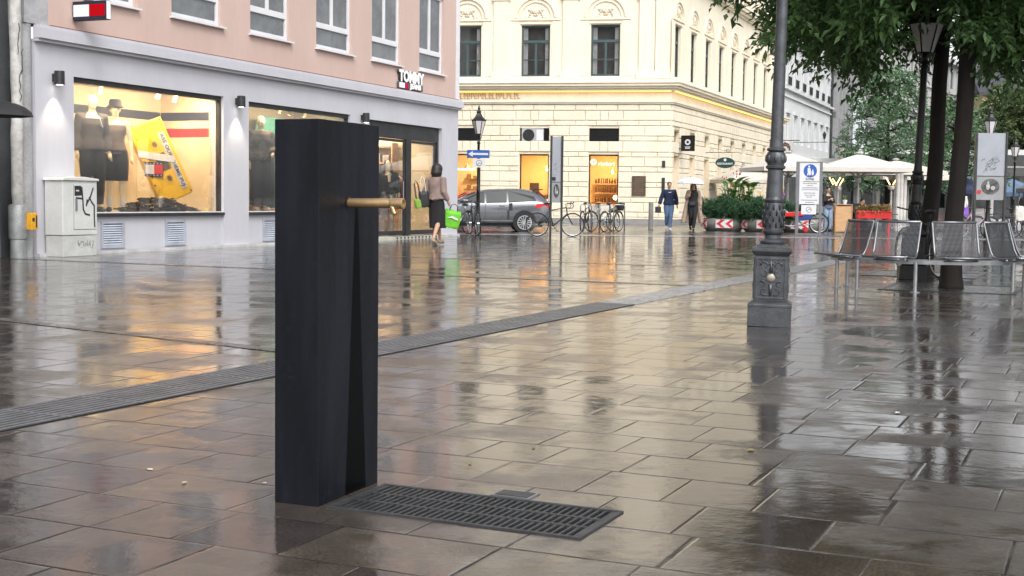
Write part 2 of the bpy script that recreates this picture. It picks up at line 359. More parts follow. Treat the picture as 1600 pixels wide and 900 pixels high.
# ---- grate at its foot
gt = E('floor_grate', 'rectangular slotted steel floor grate at the foot of the black fountain', 'grate', GO, -PA)
m_grate = mat('cast grate steel', (.038, .04, .043), .5, metal=.2, var=.25, sc=14, bump=.3, bsc=120)
b = MB()
b.box(0, GL, 0, .015, -.03, .006); b.box(0, GL, GW-.015, GW, -.03, .006); b.box(0, .015, .0155, GW-.0155, -.03, .006); b.box(GL-.015, GL, .0155, GW-.0155, -.03, .006)
b.build('grate_frame', m_grate, gt, bevel=.0015)
b = MB(); n = 33; x0 = .030; pit = (GL-.06)/n
for k in range(n+1): b.box(x0+k*pit-.0048, x0+k*pit+.0048, .016, GW-.016, -.006, .003)
for yy_ in (.1415, .2585): b.box(.016, GL-.016, yy_-.007, yy_+.007, -.007, .0042)
for x_ in (.016, GL-.028): b.box(x_, x_+.012, .016, GW-.016, -.007, .0036)
b.build('grating', m_grate, gt)
MB().box(.02, GL-.02, .02, GW-.02, -.30, -.28).box(.0201, .024, .02, GW-.02, -.28, -.0005).box(GL-.024, GL-.0201, .02, GW-.02, -.28, -.0005).box(.02, GL-.02, GW-.024, GW-.0201, -.28, -.0005).box(.02, GL-.02, .0201, .024, -.28, -.0005).build('sump', m_slab, gt)
cp = MB(); q = [gp(.50, GW+.015), gp(.66, GW+.015), gp(.66, GW+.115), gp(.50, GW+.115)]
cc = E('access_cover', 'small square steel cover set in the paving behind the floor grate', 'cover', gp(.42, GW+.02), -PA)
MB().box(0, .15, 0, .10, 0, .004).build('cover_frame', m_galv, cc); MB().box(.012, .138, .012, .088, .0, .006).build('cover_plate', m_grate, cc)
# litter: scraps and leaves on the slabs
m_scrap = mat('paper scrap', (.62, .60, .56), .7); m_leaf1 = mat('fallen leaf', (.30, .22, .07), .6, var=.3, sc=40)
for x, y, s_, mm, nm, lb in [(-1.19, 4.74, .012, m_scrap, 'paper_scrap', 'white paper scrap on paving left of the fountain'), (-.90, 4.75, .010, m_scrap, 'paper_scrap', 'tiny white scrap close beside the fountain pillar'), (-1.38, 4.97, .013, m_scrap, 'paper_scrap', 'white paper scrap farthest left on the near paving'),
    (-.16, 5.15, .010, m_leaf1, 'fallen_leaf', 'small yellow leaf behind the floor grate'), (.10, 5.5, .010, m_leaf1, 'fallen_leaf', 'yellowish leaf on paving beyond the small steel cover'), (1.02, 5.5, .02, m_leaf1, 'fallen_leaf', 'brown leaf on the slabs right of the grate'), (1.95, 6.55, .02, m_scrap, 'paper_scrap', 'pale scrap on the wet slabs right of the lamp reflection')]:
    b = MB(); k_ = 7; b.poly([(s_*(1+.4*math.sin(3*t))*math.cos(t), s_*.7*math.sin(t), .0045+.002*math.sin(2*t)) for t in [2*PI*i/k_ for i in range(k_)]])
    b.poly([(s_*.9*math.cos(t), s_*.6*math.sin(t), .0025) for t in [-2*PI*i/k_ for i in range(k_)]])
    tag(b.build(nm, mm, loc=(x, y, 0), rot=(0, 0, x*7)), lb, 'litter')
# ================================================================ PINK SHOP BUILDING  (x = along wall, -y = out to the plaza)
LA = R(68); LO = (-5.49, 28.08, 0)
ML = Matrix.Translation(LO) @ Matrix.Rotation(LA, 4, 'Z')
def LW(x, y, z=0): return tuple(ML @ Vector((x, y, z)))
pk = E('shop_building', 'pink rendered building with grey shop front and two lit display windows', 'building', LO, LA)
W1 = (-5.66, -1.19, 0, 3.08); W2 = (-.27, 4.1, 0, 3.05); DR = (5.08, 9.32, 0, 3.0)
b = MB(); b.wall(-6.6, 10.4, 0, 3.62, 0, [W1, W2, DR], .3)
b.box(-6.6, -6.597, .002, 9, 0, 3.62); b.quad((10.4, 0, 0), (10.4, 9, 0), (10.4, 9, 3.62), (10.4, 0, 3.62))
b.build('ground_floor_wall', m_grey, pk)
b = MB(); b.box(-5.66, -1.19, .05, .3, 0, .66).box(-.27, 4.1, .05, .3, 0, .66); b.build('window_base', m_grey, pk)
b = MB()
for (a, c) in ((-6.63, 10.43),): b.box(a, c, -.16, .0, 3.63, 3.80).box(a+.01, c-.01, -.13, 0, 3.80, 3.85).box(a+.01, c-.01, -.10, 0, 3.58, 3.63)
b.build('cornice', m_grey, pk)
MB().box(-6.3, 10.2, -.105, -.02, 3.852, 3.872).build('cornice_flashing', mat('brown flashing', (.22, .10, .08), .5), pk)
up = [(-5.35, -3.97), (-2.9, -1.27), (-.21, 1.33), (2.49, 4.15), (5.18, 6.74), (7.85, 9.36)]
holes = [(a, c, z, z+2.1) for z in (4.47, 7.75, 11.0) for a, c in up]
b = MB(); b.wall(-6.3, 10.2, 3.62, 14.5, 0, holes, .16); b.build('upper_wall', m_pink, pk)
b = MB(); b.box(-6.85, -6.3, -.02, .4, 3.86, 14.5); b.build('corner_strip', mat('grey corner strip', (.36, .36, .37), .7), pk)
b = MB(); b.box(10.2, 10.42, -.02, 9, 3.86, 14.5); b.build('corner_strip', m_white, pk)
b = MB(); b.box(-7, 10.6, -.5, 9, 14.5, 14.8); b.build('roof', mat('roof tile', (.22, .10, .06), .7), pk)
# floors and party wall so the inside is closed
MB().box(-6.8, 10.3, .31, 8.9, 3.3, 3.6).box(-6.8, 10.3, 8.7, 8.9, 0, 3.3).box(-6.8, 10.3, .31, 8.9, -.05, .03).build('inner_shell', mat('shop interior', (.45, .40, .33), .8), pk)
def casement(par, a, c, z0, z1, y, mf, mp, low=.48, cur=None):
    w_ = .07; f = MB(); f.box(a, c, y, y+.08, z0, z0+w_+.03).box(a, c, y, y+.08, z1-w_, z1).box(a, a+w_, y, y+.08, z0+w_+.03, z1-w_).box(c-w_, c, y, y+.08, z0+w_+.03, z1-w_)
    mid = (a+c)/2; zt = z0+low
    f.box(a+w_, c-w_, y, y+.08, zt, zt+.13); f.box(mid-.045, mid+.045, y+.002, y+.075, zt+.13, z1-w_)
    fr = f.build('window', mf, par, bevel=.006)
    MB().box(a+w_, c-w_, y+.045, y+.055, z0+w_+.03, zt).box(a+w_, mid-.045, y+.045, y+.055, zt+.13, z1-w_).box(mid+.045, c-w_, y+.045, y+.055, zt+.13, z1-w_).build('pane', mp, fr)
    MB().box(a-.06, c+.08, -.09, y+.02, z0-.035, z0-.002).build('sill', m_white, fr)
    return fr
m_pane2 = mat('window glass grey', (.13, .14, .15), .06, var=.25, sc=.8, spec=.8)
for z in (4.47, 7.75, 11.0):
    for a, c in up: casement(pk, a, c, z+.002, z+2.098, .06, m_white, m_pane2)
# display windows
def display(par, a, c, z0, z1):
    f = MB(); t = .05
    f.box(a, c, .06, .16, z1-.09, z1).box(a, a+.035, .06, .16, z0, z1-.09).box(c-.045, c, .06, .16, z0, z1-.09).box(a, c, -.03, .16, z0-.06, z0)
    fr = f.build('display_window', m_dark, par, bevel=.004)
    MB().box(a+.035, c-.045, .105, .115, z0, z1-.09).build('pane', m_glass, fr)
    MB().box(a, c, .0, .0295, z0+.001, z0+.02).build('sill', m_white, fr)
display(pk, -5.66, -1.19, .72, 3.08); display(pk, -.27, 4.1, .72, 3.05)
# display interior: floor, ceiling, back wall with painted stripes
m_dwall = mat('display wall cream', (.60, .50, .34), .75, var=.05); m_dfloor = mat('display floor', (.55, .50, .44), .5, var=.06)
m_navy = mat('stripe navy', (.012, .016, .035), .6); m_red = mat('stripe red', (.35, .015, .015), .6)
dz = 1.55
for a, c in ((-5.66, -1.19), (-.27, 4.1)):
    b = MB(); b.box(a, c, dz, dz+.06, .68, 3.3); b.box(a-.05, a, .31, dz+.06, .68, 3.3); b.box(c, c+.05, .31, dz+.06, .68, 3.3); b.build('display_wall', m_dwall, pk)
    MB().box(a, c, .17, dz, .66, .72).build('display_floor', m_dfloor, pk); MB().box(a, c, .17, dz, 3.13, 3.2).build('display_ceiling', m_dwall, pk)
b = MB(); b.box(-5.64, -1.21, dz-.006, dz-.001, 2.60, 2.77); b.box(-1.196, -1.191, .35, dz-.01, 2.60, 2.77); b.build('wall_stripe', m_navy, pk)
b = MB(); b.box(-5.64, -1.21, dz-.006, dz-.001, 2.26, 2.44); b.box(-1.196, -1.191, .35, dz-.01, 2.26, 2.44); b.build('wall_stripe', m_red, pk)
b = MB(); b.prism([(2.55, .76), (4.0, .76), (3.9, 2.9), (1.95, 2.9), (1.8, 2.2)], 1.2, 1.24); tag(b.build('display_panel', mat('mint board', (.12, .50, .40), .5)), 'large mint green panel standing inside the second shop window', 'display panel').matrix_world = ML
MB().box(1.3, 2.8, .9, 1.15, .72, .84).build('plinth', m_wood, pk)
# track spots in the ceiling
m_bulb = emis('lamp bulb', (1, .86, .62), 11)
spots = [(-3.9, .85), (-2.55, .55), (-1.75, .75), (1.75, .45), (2.4, .6), (3.2, .7)]
for i, (x, y) in enumerate(spots):
    f = E('ceiling_spotlight', ['spotlight on the display ceiling above the woman mannequin', 'middle ceiling spotlight in the first shop window', 'right ceiling spotlight in the first shop window', 'brass spotlight at the left of the second shop window', 'spotlight behind the pillar in the second shop window', 'spotlight in the second shop window farthest right'][i], 'spotlight', LW(x, y, 3.10), LA, 'ceiling spotlights in the display windows')
    MB(Matrix.Rotation(.35, 4, 'X')).lathe([(.03, .02), (.045, -.02), (.05, -.16), (.045, -.16)], n=14).build('housing', m_white if i < 3 else m_brass, f, smooth=True, autosm=40)
    MB(Matrix.Rotation(.35, 4, 'X')).lathe([(.043, -.162), (.02, -.168)], n=14).build('bulb', m_bulb, f)
for x, e in ((-4.6, 42), (-3.2, 50), (-1.9, 60), (1.2, 34), (3.0, 30)):
    lamp('AREA', 'display_light', (x, .30, 3.06), e*1.3, (1, .78, .48), (R(26), 0, 0), parent=pk, shape='RECTANGLE', size=.9, size_y=.2)
lamp('SPOT', 'display_spot', (-1.55, .55, 3.05), 110, (1, .84, .55), (R(28), R(-8), 0), parent=pk, spot_size=R(60), spot_blend=.6)
# entrance
b = MB(); b.box(5.08, 9.32, .10, .22, 2.60, 3.0).box(5.08, 5.62, .10, .22, 0, 2.60).box(9.22, 9.32, .10, .22, 0, 2.60).box(5.62, 9.22, .12, .20, .0, .07)
b.build('entrance_surround', m_dark, pk, bevel=.004)
for a, c in ((5.63, 7.32), (7.62, 9.2)):
    f = MB(); f.box(a, a+.06, .13, .18, .08, 2.59).box(c-.06, c, .13, .18, .08, 2.59).box(a+.06, c-.06, .13, .18, 2.52, 2.59).box(a+.06, c-.06, .13, .18, .08, .2)
    d_ = f.build('door', m_dark, pk, bevel=.004); MB().box(a+.06, c-.06, .152, .158, .2, 2.52).build('pane', m_glass, d_)
    MB().tube([(c-.16, .10, .9), (c-.16, .10, 1.5)], .012, 8).box(c-.166, c-.154, .10, .13, .93, .95).build('handle', m_steel, d_)
MB().box(7.33, 7.61, .11, .21, .07, 2.60).build('door_post', m_dark, pk)
b = MB(); b.box(5.0, 9.0, -.35, -.02, 0, .07); b.build('threshold', mat('threshold tile', (.5, .49, .44), .35), pk)
b = MB()
for k in range(13): b.box(5.9+k*.21, 5.99+k*.21, -.354, -.3505, .012, .06).box(5.9+k*.21, 5.99+k*.21, -.33, -.10, .0705, .073)
b.build('threshold_inlay', m_ink, pk)
MB().box(10.0, 10.1, .31, 6, .03, 3.3).build('side_wall', m_dwall, pk); MB().box(4.9, 10.0, 5.9, 6.0, .03, 3.3).build('rear_wall', m_dwall, pk)
for x, y, e in ((7.2, 1.3, 45), (9.0, 2.2, 60)): lamp('AREA', 'shop_light', (x, y, 3.15), e*2.6, (1, .82, .58), (0, 0, 0), parent=pk, shape='SQUARE', size=.9)
# shop fittings seen through the door
rk = E('clothes_rail', 'steel clothes rail with garments seen through the shop door', 'clothes rail', LW(8.3, .95, .03), LA)
MB().tube([(-.4, 0, 0), (-.4, 0, 1.7), (.4, 0, 1.7), (.4, 0, 0)], .014, 8).tube([(-.4, -.25, .01), (-.4, .25, .01)], .014, 8).tube([(.4, -.25, .01), (.4, .25, .01)], .014, 8).build('rail', m_steel, rk)
for k in range(7):
    c_ = [(.5, .48, .45), (.05, .05, .07), (.10, .12, .2), (.35, .08, .06)][k % 4]
    b = MB(Matrix.Translation((-.3+k*.1, 0, 0)) @ Matrix.Rotation(PI/2+.1*math.sin(k*2), 4, 'Z')); b.prism([(-.05, 1.66), (-.22, 1.56), (-.25, .95), (.25, .95), (.22, 1.56), (.05, 1.66)], -.02, .02); b.build('garment', mat('garment%d' % (k % 4), c_, .9), rk, bevel=.01)
sh = E('shelf_unit', 'backlit shelf unit against the shop rear wall', 'shelf', LW(9.55, 2.6, .03), LA-PI/2)
b = MB(); b.box(-.9, .9, 0, .4, 0, .06); [b.box(-.9, .9, 0, .4, .5*k, .5*k+.03) for k in range(1, 6)]; b.box(-.93, -.9, 0, .4, 0, 2.6).box(.9, .93, 0, .4, 0, 2.6); b.build('shelf_frame', m_wood, sh)
b = MB(); random.seed(3)
for k in range(1, 5):
    for j in range(6): x = -.8+j*.28; hh = random.uniform(.12, .3); b.box(x, x+.2, .05, .35, .5*k+.031, .5*k+.031+hh)
b.build('folded_clothes', mat('folded clothes', (.20, .17, .17), .9, var=.6, sc=3), sh)
# vents
for i, x in enumerate((-4.94, -3.08, .32, 2.2)):
    v = MB(); v.box(x, x+.64, .02, .05, .09, .14).box(x, x+.64, .02, .05, .53, .58).box(x, x+.05, .02, .05, .14, .53).box(x+.59, x+.64, .02, .05, .14, .53)
    q = v.build('vent', mat('vent frame', (.36, .38, .44), .5), pk)
    l = MB()
    for k in range(9):
        z = .15+k*.042; l.quad((x+.05, .025, z), (x+.59, .025, z), (x+.59, .048, z+.026), (x+.05, .048, z+.026)); l.quad((x+.05, .024, z-.003), (x+.59, .024, z-.003), (x+.59, .025, z), (x+.05, .025, z))
    l.build('slats', mat('vent slat', (.50, .54, .62), .45), q); MB().box(x+.05, x+.59, .0485, .0495, .14, .53).build('recess', m_slab, q)
MB().box(-6.6, 10.45, -.06, -.002, 0, .05).build('base_kerb', mat('pale base kerb', (.5, .5, .5), .5), pk)
# wall lamps with down light
wl = None
for i, x in enumerate((-6.16, -.74, 4.66)):
    lb = ['black cylinder wall lamp left of the big display window', 'black cylinder wall lamp between the two display windows', 'black wall lamp between second display window and shop door'][i]
    if wl is None:
        wl = E('wall_lamp', lb, 'wall lamp', LW(x, 0, 0), LA, 'cylinder wall lamps on the shop front')
        MB().lathe([(.075, 2.90), (.085, 2.895), (.085, 3.12), (.08, 3.125)], cy=-.13, n=20).build('lamp_housing', m_dark, wl, smooth=True, autosm=40); MB().box(-.035, .035, -.06, -.001, 2.95, 3.08).build('bracket', m_dark, wl)
        MB().lathe([(.06, 2.893), (.03, 2.888)], cy=-.13, n=16).build('bulb', emis('white lamp', (1, .93, .82), 7), wl)
    else: dup(wl, LW(x, 0, 0), label=lb)
    lamp('SPOT', 'wall_lamp_light', (x, -.16, 2.86), 44, (1, .82, .62), (R(0), 0, 0), parent=pk, spot_size=R(78), spot_blend=.7, shadow_soft_size=.03)
# projecting flag sign
sg = E('projecting_sign', 'small illuminated flag box sign sticking out over the shop corner', 'shop sign', LW(-5.62, 0, -.05), LA-PI/2)
# local x: outwards from wall
MB().box(.02, .72, -.07, .07, 4.08, 4.40).build('sign_box', m_navy, sg, bevel=.006)
e_w = emis('lit white', (1, 1, 1), .8); e_r = emis('lit red', (.9, .01, .02), .5); e_n = emis('lit navy', (.02, .02, .12), .8)
for s_ in (-1, 1):
    y0, y1 = (-.075, -.071) if s_ < 0 else (.071, .075)
    MB().box(.04, .37, y0, y1, 4.14, 4.34).build('white_field', e_w, sg); MB().box(.371, .70, y0, y1, 4.14, 4.34).build('red_field', e_r, sg)
MB().box(.721, .728, -.05, .05, 4.09, 4.39).build('sign_edge', e_w, sg); MB().box(-.02, .02, -.03, .03, 4.15, 4.33).build('bracket', m_dark, sg)
# letter sign
ls = E('letter_sign', 'white illuminated shop lettering with small flag on the pink wall', 'shop sign', LW(7.22, -.02, 0), LA)
m_let = emis('lit lettering', (1, 1, .98), .9); m_side = mat('letter side', (.08, .09, .1), .5)
text('TOMMY', .40, m_side, ls, (.01, -.035, 4.20), name='letter_side', ext=.035, bold=.018, sx=.98); text('TOMMY', .40, m_let, ls, (0, -.075, 4.205), ext=.004, bold=.016, sx=.98)
MB().box(-.70, .70, -.06, 0, 3.90, 4.06).build('sign_board', m_side, ls, bevel=.004)
MB().box(-.68, -.38, -.066, -.0605, 3.915, 4.045).build('white_field', m_let, ls); MB().box(-.375, -.18, -.066, -.0605, 3.915, 4.045).build('red_field', emis('lit pink red', (.85, .03, .12), .55), ls)
text('JEANS', .175, m_let, ls, (.26, -.066, 3.985), ext=.006, bold=.008, sx=1.35)
# ---- giant cassette, pile, mannequins later
cs = E('giant_cassette', 'oversized yellow cassette prop leaning inside the display window', 'display prop', LW(-2.42, .62, 1.73), LA)
cs.rotation_euler = (0, 0, LA-R(42)); cs.scale = (1.12, 1.12, 1.12); CM = Matrix.Rotation(R(66), 4, 'Y') @ Matrix.Diagonal((.84, 1, .66, 1))
m_yel = mat('yellow plastic', (.85, .50, .004), .3, var=.05, spec=.5); m_yel2 = mat('yellow plastic edge', (.70, .44, .05), .35)
A = MB(CM); hx, hz = .86, .47
def ring_hole(bm, cx, cz, r, y0, y1):
    pass
A.prism([(-hx, -hz), (hx-.05, -hz), (hx, -hz+.05), (hx, hz-.05), (hx-.05, hz), (-hx, hz)], 0, .26); A.build('shell', m_yel, cs, bevel=.02)
A = MB(CM); A.prism([(-.62, -hz-.0), (.62, -hz), (.50, -hz+.16), (-.50, -hz+.16)], -.02, -.001); A.build('raised_base', m_yel, cs, bevel=.01)
A = MB(CM); A.disc(-.36, .02, .105, -.012, -.001, ri=.07); A.disc(.40, .02, .105, -.012, -.001, ri=.07)
for a_ in range(6):
    for cx in (-.36, .40): A.prism([(cx+.07*math.cos(a_*PI/3-.12), .02+.07*math.sin(a_*PI/3-.12)), (cx+.07*math.cos(a_*PI/3+.12), .02+.07*math.sin(a_*PI/3+.12)), (cx+.045*math.cos(a_*PI/3), .02+.045*math.sin(a_*PI/3))], -.012, -.001)
A.build('reel_ring', m_yel2, cs)
A = MB(CM); A.disc(-.36, .02, .068, -.004, -.002); A.disc(.40, .02, .068, -.004, -.002); A.build('reel_hole', mat('reel hole', (.16, .09, .02), .6), cs)
A = MB(CM)
for x_, z_ in ((-.80, .41), (.80, .41), (.80, -.41), (-.80, -.41), (-.3, -.40), (-.12, -.42), (.24, -.40), (.42, -.42)): A.disc(x_, z_, .022, -.026 if abs(z_) > .3 and z_ < 0 and abs(x_) < .6 else -.006, -.002, n=10)
A.build('screw_hole', m_ink, cs)
A = MB(CM); A.prism([(-.16, -.12), (.22, -.12), (.22, .17), (-.16, .17)], -.006, -.002); A.build('tape_window', mat('tape window', (.12, .09, .07), .2), cs)
A = MB(CM); A.prism([(-.56, .21), (.70, .21), (.70, .37), (-.56, .37)], -.014, -.002); lbp = A.build('title_strip', m_signw, cs)
t_ = text('AS5 OUR THEME PUJ', .13, m_ink, cs, (0, 0, 0), name='title_lettering', ext=.002, bold=.002, sx=.98); t_.matrix_local = CM @ Matrix.Translation((.07, -.018, .29)) @ Matrix.Rotation(PI/2, 4, 'X')
A = MB(Matrix.Translation((-.17, 0, .06)) @ Matrix.Rotation(R(3), 4, 'Y') @ Matrix.Diagonal((.8, 1, .8, 1))); A.prism([(-.28, -.02), (.5, -.08), (.5, .07), (-.30, .13)], -.03, -.02); A.build('paper_strip', m_signw, cs)
A = MB(Matrix.Translation((-.13, .025, -.15)) @ Matrix.Diagonal((.80, 1, .75, 1))); A.box(-.20, .20, -.06, -.052, -.17, .17); fl = A.build('flag_patch', m_navy, cs); A = MB(Matrix.Translation((-.13, .025, -.15)) @ Matrix.Diagonal((.80, 1, .75, 1))); A.box(-.19, .0, -.064, -.0605, -.11, .11); A.build('flag_white', m_signw, fl)
A = MB(Matrix.Translation((-.13, .025, -.15)) @ Matrix.Diagonal((.80, 1, .75, 1))); A.box(.001, .19, -.064, -.0605, -.11, .11); A.build('flag_red', m_redp, fl)
A = MB(Matrix.Translation((-.13, .025, -.15)) @ Matrix.Diagonal((.80, 1, .75, 1)))
for k in range(5):
    for z_ in (.14, -.14): A.disc(-.15+k*.075, z_, .014, -.063, -.0605, n=6)
A.build('flag_mark', m_signw, fl)
# rubble pile under the cassette
b = MB(); random.seed(5)
for k in range(760):
    x = random.triangular(-3.45, -1.45, -2.5); t = 1-abs((x+2.5)/1.05); y = random.uniform(.3, 1.05); z = .73+random.random()*.27*max(.05, t)
    s_ = random.uniform(.02, .05); Mx = Matrix.Translation((x, y, z)) @ Matrix.Rotation(random.random()*6, 4, 'Z') @ Matrix.Rotation(random.random()*2, 4, 'X'); b.M = Mx; b.box(-s_*1.6, s_*1.6, -s_*.5, s_*.5, -.008, .008)
o = b.build('cassette_pile', mat('black plastic scraps', (.025, .02, .018), .35, var=.6, sc=20)); o.matrix_world = ML; tag(o, 'heap of small black cassettes under the yellow display prop', 'heap', kind='stuff')
# ---- utility cabinet
cb = E('utility_cabinet', 'pale grey street cabinet with black graffiti at the shop corner', 'cabinet', LW(-6.45, -.42, 0), LA)
m_cab = mat('cabinet grey', (.56, .57, .55), .5, var=.06, sc=4); m_cab2 = mat('cabinet grey base', (.48, .485, .47), .6, var=.1, sc=5)
MB().box(0, .86, 0, .38, .36, 1.28).build('body', m_cab, cb, bevel=.012); MB().box(.01, .85, .01, .37, 0, .352).build('plinth', m_cab2, cb, bevel=.006)
MB().prism([(-.03, 1.283), (.89, 1.283), (.87, 1.32), (.5, 1.35), (.0, 1.335)], -.03, .41).build('lid', m_cab, cb, bevel=.008)
MB().box(.27, .83, -.006, -.001, .46, 1.22).build('door', m_cab, cb, bevel=.003); q = cb.children[-1]
MB().box(.29, .33, -.03, -.007, .78, .98).build('handle', m_steel, cb)
MB().box(.265, .268, -.004, -.001, .455, 1.225).box(.265, .835, -.004, -.001, .453, .456).build('door_gap', m_ink, cb)
b = MB(); G_ = [[(.49, 1.18), (.66, 1.18), (.68, 1.05), (.50, 1.04), (.50, 1.17)], [(.53, .99), (.70, .98)], [(.70, 1.17), (.73, .95), (.74, .80), (.80, .72), (.93, .70)], [(1.05, 1.16), (.97, 1.02), (.84, .88)], [(.93, 1.0), (1.00, .92), (1.08, .86), (1.08, .66), (1.09, .50)], [(.86, .96), (.84, .86)]]
G_ = [[(x*.82-.11, z) for x, z in s_] for s_ in G_]
for s_ in G_: b.stroke(s_, .032, -.0085, -.0065)
b.stroke([(.32, 1.15), (.42, 1.15), (.42, 1.08), (.32, 1.08)], .045, -.0085, -.0065); b.build('graffiti', m_ink, cb)
b = MB(); random.seed(2)
for k in range(16):
    x = .36+k*.025; z = .20+random.uniform(-.05, .05); b.stroke([(x, z), (x+random.uniform(.0, .05), z+random.uniform(-.09, .09)), (x+random.uniform(.01, .06), z+random.uniform(-.05, .05))], .006, .0065, .0085)
b.build('graffiti', mat('grey scrawl', (.15, .15, .15), .7), cb)
# ================================================================ NEIGHBOUR AT FAR LEFT
nb = E('neighbour_building', 'weathered brown and grey building edge at the far left', 'building', LO, LA)
m_brown = mat('brown plaster', (.20, .14, .13), .8, var=.2, sc=1.5)
MB().box(-16, -7.62, .05, 6, 1.9, 14).build('upper_wall', m_brown, nb); MB().box(-16, -7.75, .04, 6, 0, 1.9).build('lower_wall', mat('lower grey plaster', (.42, .42, .43), .8, var=.15, sc=1.2), nb)
MB().box(-7.62, -6.601, .32, 6, 0, 14).build('recess_wall', mat('recess dark plaster', (.07, .075, .08), .8), nb)
MB().box(-7.75, -7.40, .02, .3, 0, 1.9).build('dark_strip', mat('dark granite strip', (.06, .065, .07), .5, var=.3), nb)
MB().lathe([(.14, 0), (.14, 14)], cx=-6.74, cy=.13, n=20).build('round_pilaster', mat('grey pilaster', (.33, .33, .34), .7), nb, smooth=True, autosm=40)
dp = E('downpipe', 'pale peeling rain pipe with grey metal boot at the far left', 'rain pipe', LW(-7.05, -.02, 0), LA)
m_peel = mat('peeling pale paint', (.46, .45, .43), .8, var=.22, sc=7, bump=.6, bsc=14)
b = MB(); pts = [(.012*math.sin(z*3), .0, z) for z in [.8+.3*k for k in range(44)]]; b.tube(pts, [.095+.006*math.sin(7*p[2]) for p in pts], 14); b.build('pipe', m_peel, dp, smooth=True)
b = MB(); random.seed(8)
for (x, z, l) in ((-.02, 2.55, .5), (.03, 3.0, .4), (-.04, 3.3, .5)): b.stroke([(x+random.uniform(-.03, .03), z+l*k/6) for k in range(7)], .008, -.106, -.1)
b.build('crack', m_ink, dp)
MB().lathe([(.13, 0), (.13, .30), (.145, .31), (.155, .34), (.155, .84), (.14, .87), (.10, .88)], n=16).build('boot', mat('zinc boot', (.30, .31, .31), .5, metal=.4, var=.2, sc=6), dp, smooth=True, autosm=35)
yb = E('meter_box', 'small yellow box fixed to the grey pipe boot', 'box', LW(-7.0, -.20, 0), LA)
MB().box(-.02, .13, -.07, .05, .46, .74).build('casing', mat('yellow box paint', (.72, .36, .02), .4), yb, bevel=.008); MB().box(.0, .05, -.075, -.071, .60, .66).box(.08, .11, -.075, -.071, .5, .7).build('dial', m_ink, yb)
# black umbrella poking in at the left edge
ub = E('umbrella', 'black umbrella edge reaching in at the far left', 'umbrella', (-7.98, 20.3, 0), .4)
def umbrella_parts(par, M_c, Rr, zt, n=8, h=.25, hand=.9):
    b = MB(); top = (0, 0, zt); K = 5
    for k in range(n):
        a0, a1 = 2*PI*k/n, 2*PI*(k+1)/n
        def pt(a, t): r_ = Rr*math.sin(t*PI/2*.98)*(1 if (a in (a0, a1)) else math.cos(PI/n)*1.0); return (r_*math.cos(a), r_*math.sin(a), zt-h*(1-math.cos(t*PI/2)))
        am = (a0+a1)/2
        for j in range(K):
            t0, t1 = j/K, (j+1)/K
            b.quad(pt(a0, t0), pt(a0, t1), pt(am, t1), pt(am, t0)); b.quad(pt(am, t0), pt(am, t1), pt(a1, t1), pt(a1, t0))
    b.build('canopy', M_c, par, smooth=False)
    b = MB()
    for k in range(n): a = 2*PI*k/n; b.tube([(0, 0, zt-.02), (Rr*.55*math.cos(a), Rr*.55*math.sin(a), zt-.07), (Rr*.98*math.cos(a), Rr*.98*math.sin(a), zt-h)], .004, 5)
    b.build('ribs', m_dark, par); MB().tube([(0, 0, zt+.05), (0, 0, zt-hand)], .008, 6).build('shaft', m_dark, par)
umbrella_parts(ub, mat('black umbrella cloth', (.012, .012, .014), .6), .56, 2.48, h=.24)
# ================================================================ CREAM CORNER BUILDING
CO = Vector((6.93, 58.3, 0)); CA = R(-10.3); SA = R(68)
MC = Matrix.Translation(CO) @ Matrix.Rotation(CA, 4, 'Z'); MS = Matrix.Translation(CO) @ Matrix.Rotation(SA, 4, 'Z')
def CW(x, y, z=0): return tuple(MC @ Vector((x, y, z)))
def SW(x, y, z=0): return tuple(MS @ Vector((x, y, z)))
crb = E('corner_building', 'cream corner palace with banded stone ground floor and lit cornice', 'building', CO, 0)
fr_ = E('front_facade', None, None, (0, 0, 0), CA, parent=crb); sd_ = E('side_facade', None, None, (0, 0, 0), SA, parent=crb)
m_strip_l = emis('cornice light strip', (1, .58, .12), 3.0)
courses = [(.24, .32, 0), (.335, .54, 1), (.565, .97, 0), (.995, 1.20, 1), (1.225, 1.64, 0), (1.665, 1.86, 1), (1.885, 2.32, 0), (2.345, 2.55, 1), (2.575, 2.985, 0), (3.01, 3.20, 1), (3.225, 3.69, 2), (3.715, 3.91, 1), (3.935, 4.37, 0), (4.395, 4.60, 1), (4.625, 5.04, 2), (5.07, 5.32, 1)]
